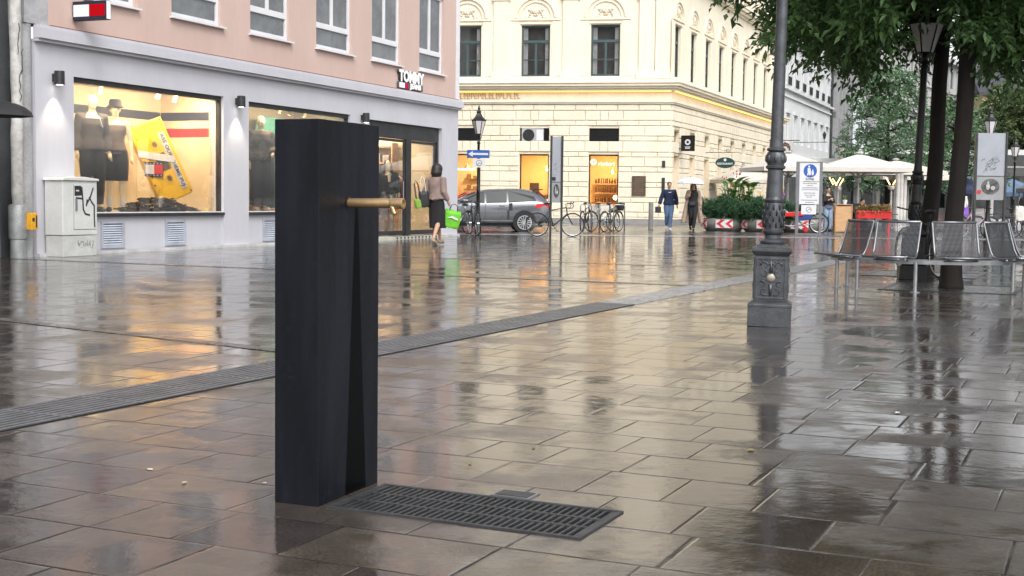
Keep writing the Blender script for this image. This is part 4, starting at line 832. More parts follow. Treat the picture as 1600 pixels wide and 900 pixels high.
def street_lamp(label, loc, Mi, ry=0., full=True, rz=0., group=None, medal=True):
    q = E('street_lamp', label, 'street lamp', loc, rz, group, ry=ry)
    b = MB(); b.sq([(.183, 0), (.183, .165), (.186, .17), (.186, .19), (.165, .205), (.145, .215)]); b.build('foot_block', Mi, q, bevel=.004)
    b = MB(); b.sq([(.138, .2155), (.138, .60), (.145, .605), (.160, .625), (.168, .64), (.168, .665), (.13, .675), (.13, .69), (.11, .70)])
    for sx, sy in ((0, -1), (0, 1), (1, 0), (-1, 0)):
        Mx = Matrix.Rotation(math.atan2(sx, -sy) if sy else (PI/2*sx), 4, 'Z'); b.M = Mx; y = -.138
        b.box(-.128, -.112, y-.010, y+.001, .235, .585).box(.112, .128, y-.010, y+.001, .235, .585).box(-.111, .111, y-.010, y+.001, .57, .585).box(-.111, .111, y-.010, y+.001, .235, .25)
    b.M = None; pd = b.build('pedestal', Mi, q, bevel=.002)
    b = MB()
    for a_ in range(4):
        b.M = Matrix.Rotation(a_*PI/2, 4, 'Z')
        for s_ in (-1, 1):
            for cx, cz, r_, ph in ((.055, .52, .035, 0), (.06, .45, .03, 2), (.05, .30, .035, 4), (.07, .36, .028, 1), (.028, .545, .02, 3), (.085, .55, .018, 2)):
                b.tube([(s_*(cx+r_*(1-t*.10)*math.cos(ph+t)), -.141, cz+r_*(1-t*.10)*math.sin(ph+t)) for t in [.55*i for i in range(9)]], [.0085-.0007*i for i in range(9)], 6)
        b.tube([(0, -.141, .26), (0, -.142, .36)], [.010, .018], 6).tube([(0, -.142, .46), (0, -.141, .57)], [.016, .006], 6)
    b.M = None; b.build('scroll_relief', Mi, pd, smooth=True)
    if medal:
        b = MB(Matrix.Translation((0, -.139, .415)) @ Matrix.Rotation(PI/2, 4, 'X')); b.lathe([(.040, 0), (.036, .008), (.02, .015), (.002, .017)], n=20); b.build('medallion', mat('worn brass boss', (.30, .28, .23), .45, metal=.5, var=.2, sc=20), pd, smooth=True)
    b = MB(); b.lathe([(.09, .70), (.105, .705), (.108, .72), (.095, .735), (.07, .745), (.068, .775), (.082, .785), (.092, .80), (.092, .812), (.08, .82), (.078, .84), (.088, .90), (.086, .98), (.076, 1.05), (.084, 1.06), (.086, 1.075), (.076, 1.085), (.072, 1.10), (.068, 1.22), (.064, 1.33), (.082, 1.345), (.084, 1.36), (.07, 1.37), (.078, 1.40), (.082, 1.44), (.074, 1.475), (.062, 1.485), (.080, 1.495), (.080, 1.51), (.060, 1.52), (.053, 1.6), (.046, 2.95)], n=28)
    ps = b.build('post', Mi, q, smooth=True, autosm=38)
    b = MB()
    for row, (z, r_) in enumerate(((.84, .082), (.89, .086), (.94, .086), (.99, .082))):
        for k in range(10):
            a = 2*PI*(k+.5*(row % 2))/10; ca, sa = math.cos(a), math.sin(a)
            b.tube([(r_*ca, r_*sa, z), ((r_+.008)*ca, (r_+.008)*sa, z+.035), ((r_+.016)*ca, (r_+.016)*sa, z+.058)], [.008, .007, .003], 5)
    for k in range(8): a = 2*PI*k/8; b.ell((.078*math.cos(a), .078*math.sin(a), 1.425), (.014, .014, .035), 6)
    b.build('acanthus_leaves', Mi, ps, smooth=True)
    if full:
        b = MB(); b.lathe([(.049, 2.951), (.065, 2.96), (.065, 2.98), (.04, 2.99), (.035, 3.0), (.055, 3.03), (.03, 3.06)], n=14); b.build('collar', Mi, q, smooth=True, autosm=40); lantern(q, 3.16, Mi)
    return q
street_lamp('tall grey cast iron lamppost with ornate pedestal and brass boss, nearest lamp', (2.215, 11.24, 0), m_iron, ry=R(.9), rz=R(-12))
street_lamp('black lamp with frosted lantern directly left of the tree trunks', (5.62, 18.45, 0), m_iron2, ry=R(1.6), rz=R(-10), medal=False)
# slim variant
def slim_lamp(label, loc, top, Mi=m_iron2):
    q = E('street_lamp', label, 'street lamp', loc, 0, None); z = top-.86
    b = MB(); b.lathe([(.10, 0), (.10, .5), (.07, .6), (.06, .62), (.05, 1.3), (.065, 1.32), (.045, 1.36), (.038, z-.3), (.055, z-.28), (.055, z-.25), (.035, z-.22), (.03, z-.1)], n=12); b.build('post', Mi, q, smooth=True, autosm=40); lantern(q, z, Mi, .85); return q
sl = slim_lamp('dark lamp carrying a blue one-way sign in front of the cream building', (-1.05, 39.5, 0), 3.86)
slim_lamp('distant lamp rising behind the grey board at the right edge', (14.98, 41.5, 0), 4.15)
slim_lamp('small distant lamp between grey board and the right hand tree', (21.3, 56, 0), 4.0)
q = E('one_way_sign', 'blue one-way street sign with white arrow pointing left', 'traffic sign', (-1.05, 39.40, 0), R(-3))
MB().box(-.34, .33, -.012, .0, 2.28, 2.52).build('plate', m_bluep, q, bevel=.004)
MB().prism([(-.31, 2.40), (-.17, 2.485), (-.17, 2.43), (.29, 2.43), (.29, 2.37), (-.17, 2.37), (-.17, 2.315)], -.018, -.013).build('arrow', m_signw, q)
q = E('small_sign', 'small white square sign hanging under the blue one-way sign', 'traffic sign', (-1.02, 39.40, 0), R(-3))
MB().box(-.20, .17, -.012, 0, 2.0, 2.26).build('plate', m_signw, q); b = MB(); b.disc(-.01, 2.13, .09, -.017, -.013, ri=.075); b.stroke([(-.07, 2.06), (-.01, 2.14), (.04, 2.11)], .015, -.017, -.013); b.build('symbol', mat('sign black', (.08, .08, .09), .5), q)
# ================================================================ INFORMATION BOARDS
def board(label, loc, rz, w_, h_, z_split, z_bot, pic=True):
    q = E('information_board', label, 'board', loc, rz)
    MB().box(-w_/2-.06, -w_/2, -.07, .07, 0, h_).box(w_/2, w_/2+.06, -.07, .07, 0, h_).build('frame', m_dark, q, bevel=.006)
    MB().box(-w_/2, w_/2, -.04, .04, z_split+.01, h_-.03).build('upper_panel', mat('light box grey', (.31, .33, .37), .35, var=.05), q)
    MB().box(-w_/2, w_/2, -.04, .04, z_bot, z_split-.01).build('lower_panel', mat('poster grey', (.27, .28, .29), .4, var=.1), q)
    MB().box(-w_/2, w_/2, -.045, .045, z_split-.01, z_split+.01).build('rail', m_dark, q)
    b = MB(); random.seed(int(w_*1000)); H_ = h_-z_split
    for k in range(12):
        x = random.uniform(-w_*.36, w_*.25); z = z_split+H_*random.uniform(.08, .42); r_ = w_*random.uniform(.05, .13); ph = random.random()*6
        b.stroke([(x+r_*math.cos(ph+t*.8), z+r_*.7*math.sin(ph+t*1.3)) for t in range(6)], w_*.012, -.047, -.042)
    b.build('graffiti', mat('faded marker', (.13, .13, .14), .6), q)
    if pic:
        b = MB(); zc = (z_split+z_bot)/2+.04; b.disc(0, zc, w_*.33, -.046, -.042, rz=(z_split-z_bot)*.33); b.build('round_picture', mat('dark picture', (.07, .07, .07), .4, var=.8, sc=9), q)
        b = MB(); b.ell((-w_*.08, -.046, zc), (w_*.07, .004, .09), 10); b.ell((-w_*.08, -.047, zc+.11), (w_*.04, .004, .035), 8); b.ell((w_*.10, -.046, zc-.04), (w_*.08, .004, .06), 8); b.build('pale_figures', mat('picture pale', (.4, .4, .4), .5, var=.4, sc=20), q)
    return q
b1 = board('tall slim grey information board with graffiti behind the road bike', (1.22, 37.2, 0), R(-4), .25, 2.86, 1.56, .98)
b2_ = board('wide grey information board with round picture at the right edge', (13.25, 36.6, 0), R(-3), .76, 3.08, 1.86, 1.20)
b = MB(); b.disc(-.30, 1.42, .06, -.05, -.046); b.build('red_sticker', m_redp, b2_)
MB().box(-.14, -.02, -.05, -.042, 1.60, 1.70).build('black_sticker', m_ink, b1)
# pedestrian zone sign board
q = E('pedestrian_zone_sign', 'grey framed board with round blue pedestrian sign and white text panels', 'traffic sign', (9.64, 42.8, 0), R(-4))
m_fr = mat('sign frame grey', (.17, .175, .19), .4, metal=.4)
MB().box(-.44, -.34, -.05, .05, 0, 2.40).box(.32, .40, -.05, .05, 0, 2.40).box(-.34, .32, -.04, .04, 2.36, 2.40).box(-.34, .32, -.04, .04, .02, .07).build('frame', m_fr, q)
MB().box(-.33, .31, -.03, -.01, 1.76, 2.355).build('panel', m_signw, q); MB().box(-.33, .31, -.03, -.01, 1.02, 1.74).build('panel', m_signw, q); MB().box(-.26, .22, -.06, -.045, .69, .99).build('panel', m_signw, q)
b = MB(); b.disc(0, 2.10, .215, -.035, -.031, n=32); b.build('blue_disc', m_bluep, q)
b = MB(); b.ell((-.04, -.038, 2.235), (.03, .004, .035), 10); b.prism([(-.09, 2.19), (.0, 2.19), (.03, 2.02), (-.0, 1.95), (-.03, 1.95), (-.04, 2.03), (-.06, 1.95), (-.10, 1.95), (-.08, 2.05)], -.040, -.036); b.ell((.08, -.038, 2.12), (.022, .004, .026), 8); b.prism([(.04, 2.09), (.11, 2.09), (.12, 2.0), (.10, 1.96), (.05, 1.96)], -.040, -.036); b.build('white_figures', m_signw, q)
text('ZONE', .10, m_ink, q, (-.01, -.034, 1.83), ext=.002, bold=.002)
b = MB(); ln_ = [(1.69, .22), (1.62, .10), (1.55, .24), (1.49, .26), (1.38, .18), (1.31, .16), (1.25, .10), (1.15, .27), (1.08, .14)]
for z, l in ln_:
    x = -l
    random.seed(int(z*100))
    while x < l-.02: w_ = random.uniform(.015, .05); b.box(x, x+w_, -.0335, -.0305, z-.012, z+.012); x += w_+.012
b.build('small_print', mat('print grey', (.12, .12, .13), .5), q)
b = MB(); b.disc(-.02, .84, .09, -.064, -.061, ri=.08); b.stroke([(-.08, .80), (0, .87), (.05, .83)], .012, -.064, -.061); b.build('symbol', m_ink, q)
# ================================================================ CARS
def car(label, loc, rz, body, L=4.3, group=None, red=False):
    q = E('parked_car', label, 'car', loc, rz)   # nose towards -x, left side towards the camera (-y)
    # stations along x : (x, z_low, z_belt, z_top, half_w_low, half_w_belt, half_w_top)
    st = [(-2.15, .35, .58, .60, .60, .58, .50), (-2.02, .22, .68, .70, .80, .78, .66), (-1.6, .19, .80, .84, .88, .86, .70), (-1.15, .19, .87, .93, .89, .88, .72), (-.95, .19, .89, .99, .89, .88, .70), (-.30, .19, .92, 1.32, .89, .88, .60), (.10, .19, .93, 1.40, .89, .88, .58), (.60, .19, .94, 1.42, .89, .88, .58), (1.20, .20, .96, 1.43, .89, .88, .57), (1.66, .22, .99, 1.37, .88, .86, .56), (1.96, .26, .99, 1.14, .85, .83, .60), (2.12, .34, .92, .97, .78, .78, .64), (2.16, .40, .80, .82, .68, .68, .55)]
    b = MB(); rings = []
    for x, zl, zb, zt, wl_, wb, wt in st:
        r = []
        for s_ in (-1, 1):
            pts = [(wl_*.80, zl), (wl_*.97, zl+.10), (wl_*1.005, zl+(zb-zl)*.45), (wb*1.0, zb-.10), (wb*.965, zb), (wt+(wb*.93-wt)*.18, zb+(zt-zb)*.80), (wt*.86, zb+(zt-zb)*.97), (wt*.4, zt)]
            r.append([(x, s_*p[0], p[1]) for p in pts])
        rings.append([b.P(p) for p in r[0]]+[b.P(p) for p in r[1][::-1]])
    K = len(rings[0])
    for i, (A_, B_) in enumerate(zip(rings, rings[1:])):
        for k in range(K-1): b.F((A_[k], B_[k], B_[k+1], A_[k+1]), 0)
        b.F((A_[K-1], B_[K-1], B_[0], A_[0]), 0)
    b.F(rings[0], 0); b.F(rings[-1][::-1], 0)
    bd = b.build('body', body, q, smooth=True); sm = bd.modifiers.new('s', 'SUBSURF'); sm.levels = sm.render_levels = 2
    # side glass, outline in x,z, set on the leaning cabin side
    gm = mat('car glass', (.018, .02, .022), .05, var=.1, spec=.45)
    def side(pts, mb, off, s_):
        o = []
        for x, z in pts:
            zb, wb, wt, zt = [np.interp(x, [s[0] for s in st], [s[i] for s in st]) for i in (2, 5, 6, 3)]
            t = (z-zb)/max(.05, zt-zb); y = wb*.965+(wt+(wb*.93-wt)*.18-wb*.965)*min(1, t/.80)
            o.append((x, s_*(y+off), z))
        mb.poly(o if s_ < 0 else o[::-1])
    for s_ in (-1, 1):
        for w_ in ([(-.82, .94), (-.30, 1.22), (.0, 1.30), (.0, .95)], [(.06, .95), (.06, 1.31), (.45, 1.335), (.72, 1.335), (.72, .97)], [(.78, .97), (.78, 1.335), (1.28, 1.32), (1.62, 1.16), (1.68, 1.03)]): gl = MB(); side(w_, gl, .018, s_); gl.build('side_window', gm, q)
    b = MB(); b.quad((1.80, -.46, 1.335), (1.80, .46, 1.335), (2.09, .54, 1.06), (2.09, -.54, 1.06)); b.build('rear_window', gm, q)
    b = MB(); b.box(1.62, 1.92, -.52, .52, 1.375, 1.405); b.build('roof_spoiler', m_ink, q, bevel=.01)
    b = MB(); b.quad((-.86, -.60, 1.02), (-.86, .60, 1.02), (-.28, .52, 1.335), (-.28, -.52, 1.335)); b.build('windscreen', gm, q)
    for s_ in (-1, 1):
        for xw in (-1.32, 1.30):
            MB().disc(xw, .335, .375, s_*.905-.012, s_*.905+.012, n=28).build('wheel_arch', m_rubber, q)
            w_ = MB(Matrix.Translation((xw, s_*.83, .315))); w_.tube([(.26*math.cos(t), 0, .26*math.sin(t)) for t in [2*PI*k/28 for k in range(28)]], .058, 8, closed=True); w_.disc(0, 0, .24, -.08, .08)
            wh_ = w_.build('wheel', m_rubber, q, smooth=True, autosm=40)
            r_ = MB(Matrix.Translation((xw, s_*.93, .315))); r_.disc(0, 0, .235, -.012, .012, n=28, ri=.205); r_.disc(0, 0, .05, -.015, .015)
            for k in range(14):
                a = 2*PI*k/14; r_.prism([(.04*math.cos(a-.25), .04*math.sin(a-.25)), (.21*math.cos(a-.07), .21*math.sin(a-.07)), (.21*math.cos(a+.07), .21*math.sin(a+.07)), (.04*math.cos(a+.25), .04*math.sin(a+.25))], -.008, .008)
            r_.build('rim', mat('alloy rim', (.45, .46, .48), .35, metal=.7), wh_)
        b = MB(); x0 = [(1.62, .80), (1.70, .92), (2.00, .93), (2.12, .84), (2.10, .78)]
        o = [(x, s_*(np.interp(x, [1.6, 1.98, 2.13], [.885, .85, .775])), z) for x, z in x0]; b.poly(o if s_ < 0 else o[::-1]); b.build('tail_light', mat('tail light red', (.55, .01, .02), .15, emit=(1, .02, .02), es=.1), q)
        b = MB(); b.box(.48, .66, s_*.905-.012, s_*.905+.012, .845, .87).box(-.42, -.24, s_*.905-.012, s_*.905+.012, .82, .845); b.build('door_handle', body, q, bevel=.006)
        b = MB(); b.box(-.72, -.52, s_*.98-.08, s_*.98+.08, .92, 1.04); b.build('mirror', body, q, bevel=.03)
        b = MB(); b.box(-.95, .98, s_*.902-.01, s_*.902+.01, .36, .385); b.build('sill_trim', mat('trim light', (.22, .22, .23), .3, metal=.5), q)
        b = MB()
        for pts in ([(.03, .40), (.03, .93)], [(.75, .42), (.80, .70), (.90, .94)], [(-.92, .40), (-.88, .90)]):
            for (xa, za), (xb, zb_) in zip(pts, pts[1:]): b.box(min(xa, xb)-.004, max(xa, xb)+.004, s_*.897-.008, s_*.897+.008, za, zb_)
        b.build('door_gap', m_ink, q)
    MB().box(2.135, 2.165, -.26, .26, .55, .66).build('number_plate', m_signw, q); MB().box(1.99, 2.19, -.72, .72, .30, .40).build('bumper', m_ink, q, bevel=.03)
    b = MB(); b.box(-1.9, 1.9, -.75, .75, .17, .24); b.build('underbody', m_ink, q)
    return q
m_carg = mat('metallic grey paint', (.115, .12, .135), .28, metal=.5, var=.04, coat=1.)
car('dark metallic grey hatchback parked behind the pink building corner', (-.98, 43.35, 0), R(4), m_carg)
car('black car mostly hidden behind the grey hatchback', (-4.0, 48.2, 0), R(3), mat('black car paint', (.02, .02, .025), .2, metal=.4, coat=1.))
car('small red car whose roof shows just above the grey hatchback', (-1.6, 52.2, 0.02), R(2), mat('red car paint', (.40, .015, .012), .2, coat=1.))
# ================================================================ BICYCLES
def bicycle(label, loc, rz, fr, drop=False, group=None, lean=0., basket=False, tyre=m_rubber, parent_scale=1.):
    q = E('bicycle', label, 'bicycle', loc, rz, group, rx=lean)
    for xw in (-.52, .52):
        b = MB(Matrix.Translation((xw, 0, .345))); b.tube([(.33*math.cos(t), 0, .33*math.sin(t)) for t in [2*PI*k/28 for k in range(28)]], .016, 6, closed=True); wq = b.build('wheel', tyre, q, smooth=True)
        b = MB(Matrix.Translation((xw, 0, .345))); b.tube([(.31*math.cos(t), 0, .31*math.sin(t)) for t in [2*PI*k/28 for k in range(28)]], .007, 5, closed=True)
        for k in range(16): a = 2*PI*k/16; b.tube([(0, .02*(-1)**k, 0), (.31*math.cos(a), 0, .31*math.sin(a))], .0022, 3, caps=False)
        b.disc(0, 0, .022, -.04, .04, n=8); b.build('rim', m_steel, wq)
    B_ = Vector((-.05, 0, .30)); ST = Vector((-.17, 0, .80)); HT = Vector((.33, 0, .84)); HB = Vector((.36, 0, .66)); RW = Vector((-.52, 0, .345)); FW = Vector((.52, 0, .345))
    b = MB(); b.tube([B_, ST], .017, 8).tube([ST+(B_-ST)*.1, HT], .016, 8).tube([B_, HB], .019, 8).tube([HT, HB], .019, 8)
    for s_ in (-.05, .05): b.tube([B_+Vector((0, s_*.6, 0)), RW+Vector((0, s_, 0))], .009, 6).tube([ST+Vector((0, s_*.3, -.06)), RW+Vector((0, s_, 0))], .008, 6).tube([HB+Vector((0, s_*.7, -.02)), FW+Vector((0, s_, 0))], .011, 6)
    b.build('frame', fr, q, smooth=True)
    b = MB(); b.tube([ST, ST+Vector((-.03, 0, .13))], .012, 6).ell((-.21, 0, .95), (.13, .065, .03), 10); b.build('saddle', m_ink, q, smooth=True)
    b = MB(); b.tube([HT, HT+Vector((-.02, 0, .10)), HT+Vector((.06, 0, .12))], .013, 6)
    top = HT+Vector((.06, 0, .12))
    if drop:
        for s_ in (-1, 1): b.tube([top, top+Vector((0, s_*.19, 0)), top+Vector((.08, s_*.20, 0)), top+Vector((.12, s_*.20, -.06)), top+Vector((.08, s_*.20, -.13)), top+Vector((-.02, s_*.2, -.14))], .013, 6).tube([top+Vector((.09, s_*.2, 0)), top+Vector((.13, s_*.2, .05))], .014, 6)
    else: b.tube([top+Vector((-.14, -.29, .05)), top+Vector((-.02, -.20, .04)), top, top+Vector((-.02, .20, .04)), top+Vector((-.14, .29, .05))], .012, 6)
    b.build('handlebar', m_ink if drop else m_dark, q, smooth=True)
    b = MB(Matrix.Translation(B_)); b.disc(0, 0, .09, -.06, -.052, ri=.075); b.tube([(0, -.07, 0), (.10, -.07, -.13)], .009, 6).tube([(0, .07, 0), (-.10, .07, .13)], .009, 6).box(.06, .14, -.15, -.07, -.15, -.13).box(-.14, -.06, .07, .15, .12, .14); b.build('crank', m_dark, q)
    b = MB()
    for xw in (-.52, .52): b.tube([(xw+.365*math.cos(t), 0, .345+.365*math.sin(t)) for t in [(.15+.12*k)*PI for k in range(7)]], .012, 5)
    if not drop: b.build('mudguard', m_dark, q)
    if basket: MB().lathe([(.11, .72), (.16, .98)], cx=.62, n=10).build('basket', m_dark, q)
    return q
m_bk = mat('bike frame dark', (.04, .042, .05), .35, metal=.3); m_bs = mat('bike frame silver', (.35, .36, .38), .3, metal=.7); m_bg = mat('bike frame green', (.03, .07, .06), .35)
bicycle('road bicycle with drop handlebar leaning at the slim information board', (1.22, 38.05, 0), R(8), m_bk, drop=True)
bicycle('bicycle parked at the pink building corner, in front of the grey car', (-1.60, 39.1, 0), R(62), m_bs)
bicycle('second bicycle beside the grey car front, right of the first', (-1.15, 39.0, 0), R(105), m_bk)
bicycle('dark bicycle standing end-on with thick black tyres at the bike stand', (2.50, 44.6, 0), R(72), m_bk, tyre=m_rubber)
bicycle('bicycle with white board behind it at the bike stands', (3.05, 44.9, 0), R(40), m_bs)
bicycle('green framed bicycle at the right end of the bike stands', (3.35, 44.5, 0), R(58), m_bg, basket=True)
for i, (x, lb) in enumerate(((2.28, 'steel bike stand hoop at the left end of the parked bicycles'), (2.92, 'steel bike stand hoop between the parked bicycles'), (3.4, 'steel bike stand hoop hidden behind the green bicycle'))):
    q = E('bike_stand', lb, 'bike stand', (x, 44.3, 0), R(20), 'bike stand hoops'); MB().tube([(0, 0, 0), (0, 0, .86), (.04, 0, .92), (.36, 0, .92), (.40, 0, .86), (.40, 0, 0)], .022, 8).build('hoop', m_galv, q, smooth=True)
q = E('bin_sack', 'pale cream sheet draped between the parked bicycles', 'cover', (2.85, 44.9, 0), R(-6))
b = MB(); b.prism([(-.30, .92), (.55, .92), (.62, .80), (.25, .62), (.15, .42), (-.05, .42), (-.15, .62)], -.02, .02); b.build('sheet', mat('pale tarpaulin', (.62, .57, .47), .6), q, bevel=.01)
# grey bollard at the corner
q = E('bollard', 'square grey bollard beside the cream building corner', 'bollard', (5.25, 50.0, 0)); MB().lathe([(.09, 0), (.09, 1.0), (.07, 1.03)], n=12).build('post', mat('bollard grey', (.24, .23, .22), .6), q)
# ================================================================ PLANTERS with chevron boards
m_conp = mat('planter concrete', (.20, .19, .17), .7, var=.2, sc=5, bump=.5)
def planter(label, x, y, rz=0.):
    q = E('concrete_planter', label, 'planter', (x, y, 0), rz, 'round concrete planters with chevron boards')
    MB().lathe([(.60, 0), (.66, .05), (.76, .16), (.80, .30), (.76, .44), (.70, .48), (.66, .48), (.64, .40)], n=32).build('bowl', m_conp, q, smooth=True, autosm=50); MB().lathe([(.64, .39), (.1, .42)], n=20).build('soil', mat('soil', (.03, .02, .015), .9), q)
    for a0 in (-PI/2-.12, -PI/2-1.35, -PI/2+1.25):
        pl = MB(); rd = MB(); nseg = 12; span = .78
        def cp(u, z): a = a0+(u-.5)*span; r_ = .815; return (r_*math.cos(a), r_*math.sin(a), z)
        def cp2(u, z, o): a = a0+(u-.5)*span; return ((.815+o)*math.cos(a), (.815+o)*math.sin(a), z)
        for k in range(nseg): pl.quad(cp(k/nseg, .13), cp((k+1)/nseg, .13), cp((k+1)/nseg, .43), cp(k/nseg, .43))
        pb = pl.build('chevron_board', m_signw, q)
        for c in (.05, .55):   # red chevrons pointing left
            for k in range(6):
                t0, t1 = k/6, (k+1)/6
                for z0, z1, s_ in ((.28, .14, 1), (.28, .42, 1)):
                    ua, ub = c+t0*.28, c+t1*.28; za, zb = z0+(z1-z0)*t0, z0+(z1-z0)*t1; q4 = [cp2(min(1, ua), za, .004), cp2(min(1, ua+.22), za, .004), cp2(min(1, ub+.22), zb, .004), cp2(min(1, ub), zb, .004)]
                    rd.poly(q4 if z1 < z0 else q4[::-1])
        rd.build('red_chevron', m_redp, pb)
    return q
planter('concrete planter with chevron boards nearest the couple, left of three', 7.68, 47.9); planter('middle concrete planter with red chevrons under the tall canna plants', 9.02, 47.4, .05); planter('right concrete planter with chevrons, half hidden by the lamppost', 10.35, 47.4, -.1)
# ================================================================ FOLIAGE
def leaves(name, pos, dirs, ln, wd, M, parent=None, droop=.3, jit=.3, fold=.25):
    n = len(pos); d = dirs/np.maximum(np.linalg.norm(dirs, axis=1, keepdims=True), 1e-6)
    d = d+rng.normal(0, jit, d.shape); d[:, 2] -= droop; d /= np.linalg.norm(d, axis=1, keepdims=True)
    up = rng.normal(0, .5, d.shape); up[:, 2] += 1; s = np.cross(d, up); s /= np.maximum(np.linalg.norm(s, axis=1, keepdims=True), 1e-6); nn = np.cross(s, d)
    L = ln*rng.uniform(.5, 1.3, (n, 1)); W_ = wd*rng.uniform(.75, 1.2, (n, 1))
    a = pos; bq = pos+d*L*.45+s*W_/2+nn*W_*fold; c = pos+d*L-nn*L*.12; e = pos+d*L*.45-s*W_/2+nn*W_*fold
    v = np.stack([a, bq, c, e], 1).reshape(-1, 3)
    me = bpy.data.meshes.new(name); me.vertices.add(4*n); me.vertices.foreach_set('co', v.astype(np.float32).ravel())
    idx = np.arange(n)[:, None]*4; f = np.concatenate([idx+np.array([[0, 1, 2]]), idx+np.array([[0, 2, 3]])], 1).reshape(-1)
    me.loops.add(6*n); me.loops.foreach_set('vertex_index', f.astype(np.int32)); me.polygons.add(2*n); me.polygons.foreach_set('loop_start', np.arange(0, 6*n, 3, dtype=np.int32))
    me.update(calc_edges=True); me.validate(); me.materials.append(M)
    o = bpy.data.objects.new(name, me); COL.objects.link(o)
    if parent: o.parent = parent
    return o
def twigs(centers, out, k, length, nl, droop):
    """k twigs at every centre, nl leaf positions along each; returns leaf pos, dirs"""
    P_, D_ = [], []
    n = len(centers)*k; c = np.repeat(centers, k, 0); o = np.repeat(out, k, 0)+rng.normal(0, .8, (n, 3)); o[:, 2] -= droop*.3; o /= np.linalg.norm(o, axis=1, keepdims=True)
    for j in range(nl):
        t = (j+.5)/nl; p = c+o*length*t; p[:, 2] -= droop*length*t*t; side = np.cross(o, [0, 0, 1.])*(1 if j % 2 else -1)
        dd_ = o*.7+side*.9; P_.append(p); D_.append(dd_)
    return np.concatenate(P_), np.concatenate(D_)
m_bark = mat('dark bark', (.014, .010, .008), .85, var=.5, sc=5, bump=1., bsc=9, stretch=(1, 1, .22))
m_leafn = leafmat('near tree leaf', (.050, .110, .036), (.110, .210, .065), tr=.45)
def trunk_mesh(par, pts, rad, n=14, name='trunk', M=None, furrow=.06):
    b = MB(); b.tube(pts, rad, n)
    for i, v in enumerate(b.v[:-0 or None]):
        k = i % n; ring = i//n
        if ring < len(pts): c = Vector(pts[ring]); d = Vector(v)-c; b.v[i] = tuple(c+d*(1+furrow*math.sin(k*2.4+ring*.3)+furrow*.6*math.sin(k*5.1+ring)))
    return b.build(name, M or m_bark, par, smooth=True)
def tree_near(label, x, y, lean, r0_, top, seed, zmin, rad, cx, cy, ncl, name='street_tree'):
    random.seed(seed); global rng; rng = np.random.default_rng(seed)
    q = E(name, label, 'tree', (x, y, 0))
    hs_ = [0, .06, .2, .5, .9, 1.4, 1.9, 2.4, 2.9, 3.4, 4.2, 5.2, 6.2]
    pts = [(lean*h+.02*math.sin(h*2+seed), .015*math.sin(h*3), h-.02) for h in hs_]; rr_ = [r0_*1.35, r0_*1.2, r0_*1.06, r0_, r0_*.95, r0_*.92, r0_*.9, r0_*.88, r0_*.86, r0_*.8, r0_*.65, r0_*.4, r0_*.15]
    trunk_mesh(q, pts, rr_, 20)
    tips = []; lm = MB()
    for k in range(15):
        a = 2*PI*k/15+random.uniform(-.2, .2); h0 = random.uniform(3.9, 5.4); L = rad*random.uniform(.7, .95); p = Vector((lean*h0, 0, h0)); pl = [p.copy()]; rise = random.uniform(.1, .5)
        for j in range(6):
            p = p+Vector((math.cos(a), math.sin(a), rise-(.13*j)))*L/6; a += random.uniform(-.2, .2); pl.append(p.copy())
            if j > 0: tips.append(p.copy())
        lm.tube(pl, [.075*(1-j/7) for j in range(7)], 7)
    lm.build('limbs', m_bark, q, smooth=True)
    C_, O_ = [], []
    while len(C_) < ncl:
        p = rng.uniform(-1, 1, 3); r_ = np.linalg.norm(p)
        if r_ > 1: continue
        if r_ < .45 and p[2] > -.3: continue
        if p[2] < -.75: continue
        ang = math.atan2(p[1], p[0]); lump = 1+.16*math.sin(3*ang+seed)+.12*math.sin(7*ang+p[2]*5)
        P3 = np.array([cx-x+p[0]*rad*lump, cy-y+p[1]*rad*lump, zmin+(p[2]+.75)/1.75*(4.6)+.28*math.sin(P_ := p[0]*6+seed)*math.cos(p[1]*5)])
        if P3[2] < zmin-.2: continue
        wx, wy = P3[0]+x, P3[1]+y
        if .280 < wx/wy < .345 and wy < 18.8 and P3[2] < 1.05+.131*wy+.45: continue
        C_.append(P3); O_.append([p[0], p[1], -.1])
    C_ = np.array(C_); O_ = np.array(O_)
    P1, D1 = twigs(C_, O_, 7, .36, 8, .35)
    cr_ = leaves('crown', P1, D1, .132, .060, m_leafn, q, droop=.30, jit=.35); return q
tree_near('nearest street tree, trunk rising inside the ring bench', 5.51, 16.45, .035, .118, 6, 3, 2.95, 2.6, 5.45, 16.6, 1200)
tree_near('second street tree standing behind the black lamp pedestal', 6.17, 19.6, .05, .125, 6, 11, 3.5, 2.75, 6.2, 19.9, 1000)
tree_near('street tree just outside the right edge whose crown hangs in at the top right', 9.6, 15.2, .03, .14, 6, 21, 3.35, 3.0, 9.6, 15.2, 650)
